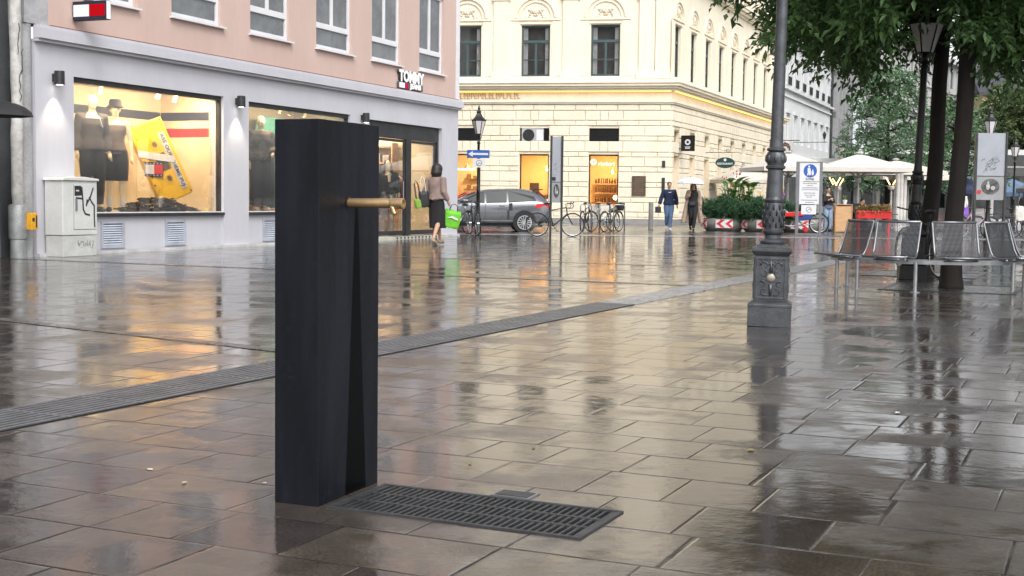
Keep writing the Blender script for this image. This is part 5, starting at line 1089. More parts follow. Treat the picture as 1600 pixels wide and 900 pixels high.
# layered tree behind the parasols
def layered(label, x, y, h_, r_, seed, n, M, zlow=2.0, ls=.22, name='layered_tree', lay=11):
    global rng; rng = np.random.default_rng(seed); random.seed(seed)
    q = E(name, label, 'tree', (x, y, 0)); trunk_mesh(q, [(0, 0, 0), (.05, 0, 1), (0, .05, h_*.5), (0, 0, h_*.97)], [.17, .13, .09, .02], 8, M=m_bark); C_, O_ = [], []; lm = MB()
    for i in range(n):
        k = random.randrange(lay); z = zlow+(h_-zlow)*(k+.5)/lay; a = (random.randrange(6)+k*.37)*PI/3+random.gauss(0, .16); rr = r_*(1.05-.75*((z-zlow)/(h_-zlow))**1.3)*(.6+.4*abs(math.sin(k*2.3+a*1.7))); t = random.random()**.6
        if i < lay*6: lm.tube([(0, 0, z-.3), (rr*.5*math.cos(a), rr*.5*math.sin(a), z-.05), (rr*.95*math.cos(a), rr*.95*math.sin(a), z-.25)], [.04, .025, .006], 5)
        C_.append([rr*t*math.cos(a), rr*t*math.sin(a), z+random.gauss(0, .10)-.35*t*t]); O_.append([math.cos(a), math.sin(a), 0])
    lm.build('limbs', m_bark, q)
    P1, D1 = twigs(np.array(C_), np.array(O_), 5, .38, 5, .2); leaves('crown', P1, D1, ls, ls*.42, M, q, droop=.1, jit=.35); return q
m_leafm = leafmat('middle tree leaf', (.08, .16, .09), (.19, .31, .16), tr=.3, rough=.6)
layered('pale green tree with layered boughs behind the cafe parasols', 17.3, 61, 7.4, 3.4, 5, 400, m_leafm)
layered('second layered green tree seen between the dark trunks', 21.0, 63, 6.4, 3.0, 6, 200, m_leafm)
def round_tree(label, x, y, h_, r_, zb, seed, n, M, ls=.3, name='street_tree', trunk=True):
    global rng; rng = np.random.default_rng(seed); random.seed(seed)
    q = E(name, label, 'tree', (x, y, 0))
    if trunk: trunk_mesh(q, [(0, 0, 0), (.1, 0, zb), (0, .1, h_*.7)], [.22, .17, .05], 8)
    cl_ = rng.normal(0, 1, (14, 3)); cl_ /= np.linalg.norm(cl_, axis=1, keepdims=True); C_ = []
    for i in range(n):
        c = cl_[i % 14]*.55; p = c+rng.normal(0, .24, 3); C_.append([p[0]*r_, p[1]*r_, zb+(h_-zb)*(.5+.5*p[2])])
    C_ = np.array(C_); P1, D1 = twigs(C_, C_-C_.mean(0), 5, .45, 5, .3); leaves('crown', P1, D1, ls, ls*.5, M, q, droop=.2, jit=.4); return q
m_leaff = leafmat('far tree leaf', (.07, .11, .045), (.16, .21, .09), tr=.3, rough=.7)
round_tree('olive green tree at the right edge beyond the grey board', 33.5, 84, 9.6, 3.6, 1.0, 8, 900, m_leaff, .34)
round_tree('taller dark tree at the far right edge of the square', 37.5, 88, 12.5, 4.4, 2.0, 9, 900, m_leaff, .36)
round_tree('distant tree beyond the cafe street', 45, 118, 13, 5, 2.5, 12, 600, m_leaff, .5)
round_tree('far tree in front of the red roofed house', 37.5, 110, 7.5, 4, 1.0, 14, 500, m_leaff, .45)
# shrubs in the planters
m_shrub = leafmat('shrub needle', (.03, .09, .045), (.08, .19, .08), tr=.2, rough=.5); m_canna = leafmat('canna leaf', (.07, .17, .04), (.17, .32, .08), tr=.35, rough=.35)
def shrub(label, x, y, z0, rx, ry, rz_, n, seed, M=m_shrub, ls=.07, name='shrub'):
    global rng; rng = np.random.default_rng(seed); q = E(name, label, 'shrub', (x, y, 0)); C_ = []
    while len(C_) < n:
        p = rng.uniform(-1, 1, 3)
        if np.linalg.norm(p) > 1 or p[2] < -.7: continue
        lump = 1+.2*math.sin(4*math.atan2(p[1], p[0])+seed)
        C_.append([p[0]*rx*lump, p[1]*ry*lump, z0+rz_*.55*(p[2]+.7)+(.12*rz_*math.sin(p[0]*7+seed))])
    C_ = np.array(C_); out = C_-np.array([0, 0, z0-.2]); P1, D1 = twigs(C_, out, 6, .14, 6, .1); leaves('foliage', P1, D1, ls, ls*.28, M, q, droop=-.1, jit=.5)
    b = MB(); random.seed(seed); [b.tube([(0, 0, z0-.1), (rx*.6*math.cos(a), ry*.6*math.sin(a), z0+rz_*.5)], [.02, .006], 5) for a in [k*.9 for k in range(7)]]; b.build('stems', m_bark, q); return q
shrub('dark green feathery shrub in the left chevron planter', 7.65, 47.8, .45, .85, .8, .80, 650, 1); shrub('feathery green shrub in the middle chevron planter', 8.85, 47.3, .45, .90, .8, .72, 650, 2); shrub('green shrub spilling down in the right planter behind the lamppost', 9.95, 47.2, .40, .85, .8, .68, 600, 4)
def canna(label, x, y, seed, fl=(.75, .45, .02), n=34, hh=1.0):
    random.seed(seed); q = E('canna_plant', label, 'plant', (x, y, .45)); b = MB(); f = MB(); s_ = MB()
    for i in range(n):
        a = random.random()*6.28; r_ = random.uniform(.02, .42); h0 = random.uniform(.45, .45+hh*.75); L = random.uniform(.30, .48); w_ = random.uniform(.08, .13); p = Vector((r_*math.cos(a), r_*math.sin(a), h0)); d = Vector((math.cos(a)*.55, math.sin(a)*.55, .8)).normalized(); sd = d.cross(Vector((0, 0, 1))).normalized(); last = None
        for j in range(6):
            t = j/5; c = p+d*L*t+Vector((math.cos(a), math.sin(a), -1))*.18*t*t; w2 = w_*math.sin(PI*min(.98, t*.9+.08)); now = (c-sd*w2, c, c+sd*w2)
            if last: b.quad(last[0], last[1], now[1]-Vector((0, 0, .01)), now[0]); b.quad(last[1], last[2], now[2], now[1]-Vector((0, 0, .01)))
            last = (now[0], now[1]-Vector((0, 0, .01)), now[2])
        s_.tube([(r_*.4*math.cos(a), r_*.4*math.sin(a), 0), p], .012, 5)
        if i % 7 == 0: [f.ell((p.x+random.gauss(0, .05), p.y+random.gauss(0, .05), h0+.42+random.uniform(-.05, .06)), (.022, .02, .035), 6) for _ in range(4)]
    b.build('leaves', m_canna, q); s_.build('stems', m_canna, q); f.build('flowers', mat('flower %.1f' % fl[0], fl, .6), q); return q
canna('tall leafy canna with reddish flowers above the middle planter', 8.05, 48.1, 1, (.35, .08, .03), 60, 1.25); canna('canna with yellow flower, right of the reddish one', 8.62, 48.0, 2, (.85, .55, .02), 30, 1.05)
# ================================================================ FIGURES
m_skin = mat('skin', (.50, .29, .20), .5, var=.05); m_man = mat('mannequin cream', (.80, .68, .46), .35, var=.03)
m_hairk = mat('dark hair', (.018, .013, .012), .5, var=.3, sc=30, stretch=(1, 1, .2))
def hand(b, w_, d, side, r=.0085, curl=.6):
    """palm plus five separate fingers from wrist w_ pointing along d"""
    w_ = Vector(w_); d = Vector(d).normalized(); s_ = d.orthogonal().normalized() if abs(d.y) > .95 else d.cross(Vector((side, 0, 0)) if abs(d.x) < .9 else Vector((0, 0, 1))).normalized(); n_ = d.cross(s_)
    pc = w_+d*.045; b.tube([w_, w_+d*.03, w_+d*.085], [.024, .032, .030], 8)
    for k, (o, L) in enumerate(((-.026, .062), (-.009, .075), (.009, .072), (.025, .056))):
        a = w_+d*.078+s_*o; m1 = a+d*L*.5-n_*L*.18*curl*side; b.tube([a-d*.02, a, m1, m1+d*L*.38-n_*L*.42*curl*side], [r*1.2, r*1.15, r, r*.8], 6)
    a = w_+d*.03+s_*-.028; b.tube([a, a-s_*.028+d*.02, a-s_*.034+d*.055], [r*1.4, r*1.2, r*.9], 6)
def figure(label, loc, rz, h=1.7, J=None, skin=m_skin, cloth=None, hair=None, cat='person', name='person', face=True, group=None, vox=.013, hat=None, shoe=m_ink, hw=1.):
    """J joint positions for a 1.7 m person facing -y. cloth: list of (name, material, spec)"""
    j = dict(hipL=(.085, 0, .90), hipR=(-.085, 0, .90), kneeL=(.095, -.02, .49), kneeR=(-.095, -.02, .49), ankL=(.10, .02, .08), ankR=(-.10, .02, .08), pel=(0, 0, .96), waist=(0, 0, 1.08), chest=(0, .0, 1.27), neck=(0, .01, 1.44), head=(0, -.01, 1.585), shL=(.175, .01, 1.38), shR=(-.175, .01, 1.38), elL=(.225, .03, 1.11), elR=(-.225, .03, 1.11), wrL=(.24, -.04, .87), wrR=(-.24, -.04, .87), toeL=(.12, -.13, .03), toeR=(-.12, -.13, .03))
    j.update(J or {}); k_ = h/1.7; j = {a: Vector(c) for a, c in j.items()}
    q = E(name, label, cat, loc, rz, group); q.scale = (k_, k_, k_)
    def lerp(a, c, t): return j[a].lerp(j[c], t)
    b = MB()
    for s_ in 'LR':
        b.tube([j['hip'+s_]+Vector((0, 0, .03)), lerp('hip'+s_, 'knee'+s_, .3), lerp('hip'+s_, 'knee'+s_, .8), j['knee'+s_], lerp('knee'+s_, 'ank'+s_, .3), lerp('knee'+s_, 'ank'+s_, .8), j['ank'+s_]], [.085, .082, .058, .052, .053, .034, .033], 12)
        b.tube([j['ank'+s_]+Vector((0, .03, -.04)), j['ank'+s_].lerp(j['toe'+s_], .5)+Vector((0, 0, -.012)), j['toe'+s_]], [.032, .036, .024], 8)
        sd = 1 if s_ == 'L' else -1
        b.tube([j['sh'+s_]-Vector((sd*.06, 0, -.01)), j['sh'+s_], lerp('sh'+s_, 'el'+s_, .5), j['el'+s_], lerp('el'+s_, 'wr'+s_, .35), j['wr'+s_]], [.05, .052, .044, .036, .037, .024], 10)
        hand(b, j['wr'+s_], j['wr'+s_]-j['el'+s_] if j.get('hd'+s_) is None else j['hd'+s_], sd)
    tz = [('pel', .95, -.06, .155, .105), ('pel', 1, .0, .165, .11), ('waist', 1, 0, .125*hw, .09), ('waist', 1, .08, .13, .092), ('chest', 1, .0, .155, .105), ('chest', 1, .09, .16, .095), ('neck', 1, -.035, .09, .065), ('neck', 1, .01, .052, .052)]
    rings = []
    for nm, _, dz_, rx_, ry_ in tz: c = j[nm]+Vector((0, 0, dz_)); rings.append([b.P((c.x+rx_*math.cos(2*PI*k/16), c.y+ry_*math.sin(2*PI*k/16), c.z)) for k in range(16)])
    for A_, B_ in zip(rings, rings[1:]):
        for k in range(16): b.F((A_[k], A_[(k+1) % 16], B_[(k+1) % 16], B_[k]))
    b.F(rings[0][::-1]); b.F(rings[-1])
    hc = j['head']; b.tube([j['neck']-Vector((0, 0, .04)), hc-Vector((0, 0, .05))], .05, 10); b.ell(hc+Vector((0, 0, .02)), (.072, .088, .095), 16); b.ell(hc+Vector((0, -.018, -.045)), (.052, .062, .062), 14)
    b.ell(hc+Vector((0, -.095, -.012)), (.012, .018, .022), 8)
    for s_ in (-1, 1): b.ell(hc+Vector((s_*.073, .005, -.005)), (.010, .018, .028), 8)
    b.build('body', skin, q, voxel=vox)
    if face:
        f = MB(); [f.ell(hc+Vector((s_*.030, -.083, .012)), (.012, .008, .006), 8) for s_ in (-1, 1)]; [f.tube([hc+Vector((s_*.016, -.088, .034)), hc+Vector((s_*.046, -.080, .033))], .004, 5) for s_ in (-1, 1)]; f.build('eyes', m_ink, q)
        f = MB(); f.ell(hc+Vector((0, -.079, -.052)), (.020, .008, .006), 8); f.build('mouth', mat('lips', (.35, .10, .09), .5), q)
    for nm, M_, sp in (cloth or []):
        c = MB(); g_ = sp.get('g', .014)
        if sp.get('torso'):
            z0, z1 = sp['torso']; rr = []
            prof = [(z, rx_, ry_) for z, rx_, ry_ in ((.50, .20, .17), (.75, .19, .15), (.90, .17, .12), (.96, .168, .115), (1.08, .135*hw, .097), (1.16, .138, .10), (1.27, .162, .112), (1.36, .165, .10), (1.405, .12, .08), (1.44, .065, .06)) if z0 <= z <= z1]
            fl_ = sp.get('flare', 0)
            for z, rx_, ry_ in prof:
                cx = np.interp(z, [.9, 1.08, 1.27, 1.44], [j['pel'].x, j['waist'].x, j['chest'].x, j['neck'].x]); cy = np.interp(z, [.9, 1.08, 1.27, 1.44], [j['pel'].y, j['waist'].y, j['chest'].y, j['neck'].y]); t = max(0, (1.2-z))*fl_
                rr.append([c.P((cx+(rx_+g_+t)*math.cos(2*PI*k/20)*(1+.03*math.sin(5*2*PI*k/20)*(z < 1.1)), cy+(ry_+g_+t)*math.sin(2*PI*k/20), z+(.012*math.sin(3*2*PI*k/20) if z == prof[0][0] else 0))) for k in range(20)])
            for A_, B_ in zip(rr, rr[1:]):
                for k in range(20): c.F((A_[k], A_[(k+1) % 20], B_[(k+1) % 20], B_[k]))
            c.F(rr[0][::-1]); c.F(rr[-1])
        if sp.get('arms'):
            for s_ in 'LR':
                sd = 1 if s_ == 'L' else -1; t = sp['arms']
                if t <= 1: e = [j['sh'+s_]-Vector((sd*.08, 0, -.005)), j['sh'+s_], lerp('sh'+s_, 'el'+s_, t)]; r_ = [.06+g_*.5, .058+g_, .05+g_]
                else: e = [j['sh'+s_]-Vector((sd*.08, 0, -.005)), j['sh'+s_], lerp('sh'+s_, 'el'+s_, .5), j['el'+s_], lerp('el'+s_, 'wr'+s_, .5), lerp('el'+s_, 'wr'+s_, t-1)]; r_ = [.06, .055+g_, .047+g_, .041+g_, .038+g_, .03+g_]
                c.tube(e, r_, 12)
        if sp.get('legs'):
            t = sp['legs']; wd = sp.get('wide', 0)
            for s_ in 'LR':
                e = [j['hip'+s_]+Vector((0, 0, .06)), lerp('hip'+s_, 'knee'+s_, .3), j['knee'+s_]]; r_ = [.098, .092+g_+wd*.5, .060+g_+wd]
                if t > 1: e += [lerp('knee'+s_, 'ank'+s_, .5*(t-1)), lerp('knee'+s_, 'ank'+s_, t-1)]; r_ += [.055+g_+wd, .045+g_+wd]
                c.tube(e, r_, 12)
            c.ell(j['pel']-Vector((0, 0, .02)), (.168+g_, .115+g_, .10), 14)
        if sp.get('skirt'):
            z0, r1, r2 = sp['skirt']; ax = (j['kneeL']+j['kneeR'])/2; rr = []
            for i in range(9):
                t = i/8; z = 1.03-(1.03-z0)*t; cc_ = j['pel'].lerp(Vector((ax.x, ax.y, 0)), min(1, t*.9)); rx_ = np.interp(t, [0, .2, 1], [.15, .185, r1]); ry_ = np.interp(t, [0, .2, 1], [.10, .125, r2])
                rr.append([c.P((cc_.x+rx_*math.cos(2*PI*k/28)*(1+.05*t*math.sin(6*2*PI*k/28)), cc_.y+ry_*math.sin(2*PI*k/28)*(1+.05*t*math.sin(6*2*PI*k/28)), z)) for k in range(28)])
            for A_, B_ in zip(rr, rr[1:]):
                for k in range(28): c.F((A_[k], B_[k], B_[(k+1) % 28], A_[(k+1) % 28]))
            c.F(rr[0]); c.F(rr[-1][::-1])
        for e, r_ in sp.get('tubes', []): c.tube(e, r_, 12)
        c.build(nm, M_, q, voxel=sp.get('vox', .014))
    if shoe:
        c = MB()
        for s_ in 'LR': a, t = j['ank'+s_], j['toe'+s_]; c.tube([a+Vector((0, .045, -.045)), a+Vector((0, .0, -.035)), a.lerp(t, .6)+Vector((0, 0, -.005)), t+(t-a)*.08], [.036, .046, .044, .028], 10)
        c.build('shoes', shoe, q, voxel=.012)
    if hair:
        M_, kind = hair; c = MB()
        if kind == 'short': c.ell(hc+Vector((0, .015, .045)), (.082, .092, .085), 16)
        if kind == 'bob': c.ell(hc+Vector((0, .02, .03)), (.118, .125, .12), 16); c.tube([hc+Vector((0, .04, .02)), hc+Vector((0, .045, -.06)), hc+Vector((0, .04, -.14))], [.11, .125, .10], 14)
        if kind == 'long':
            c.ell(hc+Vector((0, .022, .035)), (.085, .092, .09), 16)
            for s_ in (-1, 1): c.tube([hc+Vector((s_*.06, .01, .05)), hc+Vector((s_*.085, .0, -.06)), hc+Vector((s_*.10, -.03, -.20)), hc+Vector((s_*.095, -.05, -.30))], [.03, .034, .036, .018], 10)
            c.tube([hc+Vector((0, .07, .0)), hc+Vector((0, .09, -.2))], [.07, .075], 12)
        c.build('hair', M_, q, voxel=.011)
    if hat:
        c = MB(); c.lathe([(.13, .0), (.135, .004), (.10, .035), (.092, .10), (.075, .125), (.02, .13)], n=24); c.build('hat', hat, q, smooth=True, autosm=50, loc=tuple(hc+Vector((0, 0, .045))))
    return q
def cl(n, c, r=.85, **k): return mat(n, c, r, **k)
# woman walking away past the shop, green bags
wm = figure('woman with dark bob, mauve jacket and black skirt walking away with bags', (-1.74, 29.75, 0), R(150), 1.83, dict(ankL=(.06, -.26, .10), kneeL=(.075, -.17, .52), toeL=(.07, -.40, .05), ankR=(-.10, .25, .14), kneeR=(-.09, .03, .50), toeR=(-.11, .14, .03), head=(-.01, -.03, 1.575), elL=(.235, .05, 1.12), wrL=(.26, -.05, .90), elR=(-.22, .04, 1.12), wrR=(-.24, -.08, .93)),
    cloth=[('skirt', cl('black skirt cloth', (.012, .011, .013)), dict(skirt=(.36, .17, .20))), ('jacket', cl('mauve jacket', (.26, .19, .17), var=.2, sc=6), dict(torso=(.96, 1.44), arms=1.92, g=.024, flare=.08)), ('blouse_hem', cl('white hem', (.6, .6, .6)), dict(tubes=[([(0, 0, .955), (0, 0, .985)], .155)]))],
    hair=(m_hairk, 'bob'), shoe=mat('tan flat shoe', (.32, .24, .16), .5))
def bag(name, label, loc, rz, M, w_, d_, h_, hl, tilt=0., strap=m_ink, tex=None):
    q = E(name, label, 'bag', loc, rz, ry=tilt); b = MB(); n = 16; rr = []
    for z, s_ in ((0, .86), (.03, .97), (h_*.4, 1.04), (h_*.8, 1.0), (h_, .94)): rr.append([b.P((w_/2*s_*max(-1, min(1, 1.25*math.cos(2*PI*(k+.5)/n)))*(1+.03*math.sin(k*3+z*30)), d_/2*s_*max(-1, min(1, 1.3*math.sin(2*PI*(k+.5)/n)))*(1 if z < h_ else .35), z+.012*math.sin(k*2.1))) for k in range(n)])
    for A_, B_ in zip(rr, rr[1:]):
        for k in range(n): b.F((A_[k], A_[(k+1) % n], B_[(k+1) % n], B_[k]))
    b.F(rr[0][::-1]); b.F(rr[-1]); b.build('bag_body', M, q, bevel=.006)
    b = MB(); [b.tube([(-w_*.25, y, h_-.02), (-w_*.2, y*.5, h_+hl*.8), (0, 0, h_+hl), (w_*.2, y*.5, h_+hl*.8), (w_*.25, y, h_-.02)], .008, 6) for y in (-d_*.3, d_*.3)]; b.build('handles', strap, q); 
    if tex: b = MB(); b.box(-w_*.3, w_*.3, -d_/2-.03, -d_/2-.02, h_*.35, h_*.6); 
    return q
m_lime = mat('bright green bag', (.13, .46, .018), .45, var=.1)
bq_ = bag('shopping_bag', 'bright lime green shopping bag carried low in the right hand', (-1.43, 29.85, .40), R(10), m_lime, .37, .20, .40, .14, R(12)); MB().prism([(-.13, .20), (-.02, .27), (.13, .23), (.12, .19), (-.02, .22)], -.135, -.125).build('print', m_signw, bq_)
bag('shoulder_bag', 'black shoulder bag hanging at the walking woman side', (-1.99, 29.68, .86), R(12), cl('black leather', (.015, .014, .016), .5), .22, .14, .36, .34, R(-6), strap=m_scrap)
bag('tote_bag', 'olive green tote bag on the walking woman left side', (-2.10, 29.66, .84), R(20), mat('olive green bag', (.20, .34, .05), .6), .20, .14, .22, .40, R(-10))
# couple on the road
figure('man in navy sweatshirt and jeans walking towards the viewer', (5.68, 47.9, 0), R(3), 1.76, dict(ankL=(.03, -.10, .07), kneeL=(.06, -.10, .49), toeL=(.03, -.26, .04), ankR=(-.05, .16, .16), kneeR=(-.07, .0, .50), toeR=(-.05, .06, .05), elR=(-.27, .03, 1.13), wrR=(-.34, -.02, .90), elL=(.26, .04, 1.12), wrL=(.29, .0, .88)),
    cloth=[('jeans', cl('blue jeans', (.10, .16, .28), var=.2), dict(legs=1.9, g=.014)), ('sweatshirt', cl('navy sweatshirt', (.012, .022, .06)), dict(torso=(.90, 1.44), arms=1.9, g=.034)), ('chest_print', m_signw, dict(tubes=[([(-.05, -.148, 1.33), (.05, -.148, 1.34)], .012)], vox=.006))], hair=(m_hairk, 'short'), shoe=m_white)
q = E('pouch', 'small black pouch in the hand of the man in navy', 'bag', (5.28, 47.78, .66), R(10)); MB().box(-.11, .10, -.04, .04, -.02, .20).build('pouch_body', m_ink, q, bevel=.02); MB().tube([(-.03, 0, .2), (0, 0, .26), (.05, 0, .2)], .008, 5).build('loop', m_ink, q)
m_beige = cl('beige coat', (.36, .27, .21), var=.1)
wu = figure('smiling woman in open beige coat over black clothes under white umbrella', (6.48, 47.3, 0), R(2), 1.74, dict(ankL=(.0, -.10, .07), kneeL=(.05, -.10, .49), toeL=(-.01, -.25, .04), ankR=(-.06, .16, .16), kneeR=(-.07, .0, .50), toeR=(-.05, .06, .05), elR=(-.25, -.02, 1.14), wrR=(-.15, -.17, 1.30), elL=(.25, .06, 1.12), wrL=(.27, .02, .88), hdR=(.1, -.1, .9)),
    cloth=[('trousers', cl('black trousers', (.013, .013, .014)), dict(legs=1.92, g=.012)), ('top', cl('black top', (.012, .011, .011)), dict(torso=(.90, 1.44), g=.016)),
           ('coat', m_beige, dict(arms=1.9, g=.026, tubes=[([(s_*.13, .06, 1.42), (s_*.19, .07, 1.15), (s_*.23, .09, .85), (s_*.28, .10, .55), (s_*.33, .11, .28)], [.05, .06, .075, .085, .08]) for s_ in (-1, 1)]+[([(s_*.05, .13, 1.40), (s_*.08, .15, 1.1), (s_*.10, .18, .7), (s_*.13, .20, .30)], [.05, .07, .10, .12]) for s_ in (-1, 1)], vox=.02))], hair=(mat('brown hair', (.09, .05, .03), .5, var=.3, sc=20), 'long'))
q = E('umbrella', 'white umbrella held behind the head of the woman in the beige coat', 'umbrella', (6.36, 47.25, 0), .2); umbrella_parts(q, mat('white umbrella cloth', (.70, .68, .74), .6), .52, 1.92, h=.22, hand=.62)
q = E('handbag', 'small black crossbody bag at the waist of the coat woman', 'bag', (6.42, 47.14, .98), 0); MB().box(-.10, .10, -.05, .02, -.06, .07).build('bag_body', m_ink, q, bevel=.015); MB().tube([(-.1, 0, .05), (-.12, .02, .3), (.1, .05, .45)], .006, 5).build('strap', m_ink, q)
# waitress / guests at the cafe
figure('woman in black top and jeans standing at the cafe entrance', (11.78, 49.2, 0), R(20), 1.66, dict(elR=(-.22, -.06, 1.14), wrR=(-.05, -.20, 1.22), elL=(.22, -.06, 1.14), wrL=(.05, -.20, 1.20)), cloth=[('jeans', cl('pale jeans', (.22, .30, .42), var=.2), dict(legs=1.92)), ('top', cl('black cafe top', (.015, .015, .016)), dict(torso=(.96, 1.40), arms=1.7, g=.02)), ('apron', cl('grey blue apron', (.12, .14, .22)), dict(tubes=[([(0, 0, .88), (0, 0, 1.0)], .175)]))], hair=(m_hairk, 'short'))
m_dkc = cl('dark jacket', (.02, .022, .028))
figure('seated guest in dark jacket bending over behind the red planter box', (13.05, 50.0, -.42), R(30), 1.75, dict(head=(.10, -.22, 1.50), neck=(.05, -.12, 1.42), chest=(.02, -.05, 1.27), kneeL=(.1, -.42, .88), ankL=(.1, -.42, .48), kneeR=(-.1, -.42, .88), ankR=(-.1, -.42, .48), toeL=(.1, -.56, .45), toeR=(-.1, -.56, .45), elL=(.27, -.12, 1.16), wrL=(.18, -.30, 1.06), elR=(-.27, -.12, 1.16), wrR=(-.18, -.30, 1.06)), cloth=[('trousers', m_dkc, dict(legs=1.9)), ('jacket', m_dkc, dict(torso=(.90, 1.44), arms=1.9, g=.05))], hair=(m_hairk, 'short'))
figure('passer-by in white top between the two tree trunks', (19.95, 58.5, 0), R(190), 1.72, cloth=[('trousers', cl('olive trousers', (.09, .08, .05)), dict(legs=1.92)), ('shirt', cl('white shirt', (.62, .62, .62)), dict(torso=(.90, 1.44), arms=1.6, g=.03))], hair=(mat('grey brown hair', (.14, .09, .06), .6), 'short'))
figure('passer-by with pink scarf at the far right edge', (23.6, 60.5, 0), R(150), 1.7, cloth=[('trousers', m_dkc, dict(legs=1.92)), ('coat', cl('black coat', (.015, .013, .014)), dict(torso=(.75, 1.44), arms=1.9, g=.05)), ('scarf', cl('pink scarf', (.50, .12, .20)), dict(tubes=[([(-.08, -.05, 1.40), (.08, -.05, 1.40), (.1, -.1, 1.2)], [.07, .07, .05])]))], hair=(m_hairk, 'bob'))
# mannequins
m_dgr = cl('charcoal cloth', (.085, .075, .078)); m_blk = cl('black cloth', (.013, .013, .014))
mh = dict(skin=m_man, name='mannequin', cat='mannequin', face=False)
def mq(p): return LW(*p)
q = figure('cream mannequin in dark hooded top and black trousers, left in the lit window', mq((-4.45, .62, .72)), LA-R(28), 2.16, cloth=[('trousers', m_blk, dict(legs=1.9, wide=.01)), ('hooded_top', m_dgr, dict(torso=(.90, 1.40), arms=1.92, g=.022)), ('hood', m_dgr, dict(tubes=[([(-.09, .04, 1.42), (0, .09, 1.46), (.09, .04, 1.42)], .045)])), ('drawstring', m_signw, dict(tubes=[([(.05, -.16, 1.36), (.09, -.17, 1.22)], .008)], vox=.006))], **mh)
figure('cream woman mannequin with black bucket hat and sleeveless grey dress', mq((-3.72, .68, .72)), LA-R(50), 2.06, dict(elR=(-.30, .0, 1.16), wrR=(-.20, -.14, 1.0)), cloth=[('dress', cl('dark taupe cloth', (.16, .125, .12)), dict(torso=(.90, 1.40), g=.004)), ('shorts', m_blk, dict(legs=.75, wide=.02, g=.012)), ('socks', m_signw, dict(tubes=[([(s_*.10, .02, .10), (s_*.098, .01, .22)], .045) for s_ in (-1, 1)]))], hat=m_blk, shoe=m_blk, **mh)
figure('cream mannequin in camouflage jacket and grey trousers in the second window', mq((1.03, .55, .72)), LA-R(30), 2.12, dict(elL=(.27, -.04, 1.12), wrL=(.14, -.20, 1.02)), cloth=[('trousers', cl('slate trousers', (.06, .065, .075)), dict(legs=1.92, wide=.03, g=.02)), ('jacket', mat('camouflage cloth', (.08, .07, .06), .8, var=.8, sc=9), dict(torso=(.90, 1.44), arms=1.9, g=.04))], shoe=mat('cream shoe', (.6, .52, .4), .5), **mh)
q = E('dark_coat_display', 'long dark coat hanging beside the mannequin in the second window', 'garment', mq((1.75, .8, .75)), LA); b = MB(); b.lathe([(.20, .05), (.22, .5), (.20, 1.2), (.17, 1.5), (.05, 1.62)], n=16, sy=.55); b.build('coat', cl('blue grey coat', (.05, .06, .07)), q, smooth=True)
figure('mannequin in black jacket and patterned top behind the shop door glass', mq((7.45, .72, .05)), LA-R(45), 2.02, dict(elL=(.26, .0, 1.15), wrL=(.24, -.10, .95)), cloth=[('trousers', cl('light grey trousers', (.42, .42, .42)), dict(legs=1.9)), ('skirt', mat('mottled skirt', (.16, .16, .17), .8, var=.9, sc=12), dict(torso=(.75, 1.08), g=.03)), ('jacket', m_blk, dict(torso=(.90, 1.40), arms=1.92, g=.03)), ('shirt_front', m_man, dict(tubes=[([(0, -.10, 1.40), (0, -.14, 1.20)], [.045, .03])]))], hair=(m_blk, 'long'), **mh)
# ================================================================ RING BENCH round the near tree
RB = Vector((5.30, 16.85, 0))
rbn = E('ring_bench', 'ring of steel wire mesh seats around the nearest tree trunk', 'bench', RB, 0)
def arc(r_, a0, a1, z, n=24): return [(r_*math.cos(R(a0+(a1-a0)*k/n)), r_*math.sin(R(a0+(a1-a0)*k/n)), z) for k in range(n+1)]
b = MB(); pts = arc(1.20, -178, 8, .36); b.tube(pts, .034, 4); pts = arc(1.02, -178, 8, .37); b.tube(pts, .018, 6); b.build('ring_beam', m_galv, rbn)
for a, r_ in ((-165, 1.25), (-148, 1.22), (-112, 1.27), (-54, 1.27), (-10, 1.22), (-178, 1.0)):
    x, y = r_*math.cos(R(a)), r_*math.sin(R(a)); b = MB(); b.tube([(x, y, 0), (x, y, .36)], .024, 10).lathe([(.06, 0), (.06, .008)], cx=x, cy=y, n=16); b.build('leg', m_galv, rbn)
m_wire = mat('steel wire mesh', (.17, .175, .19), .35, metal=.9, var=.1)
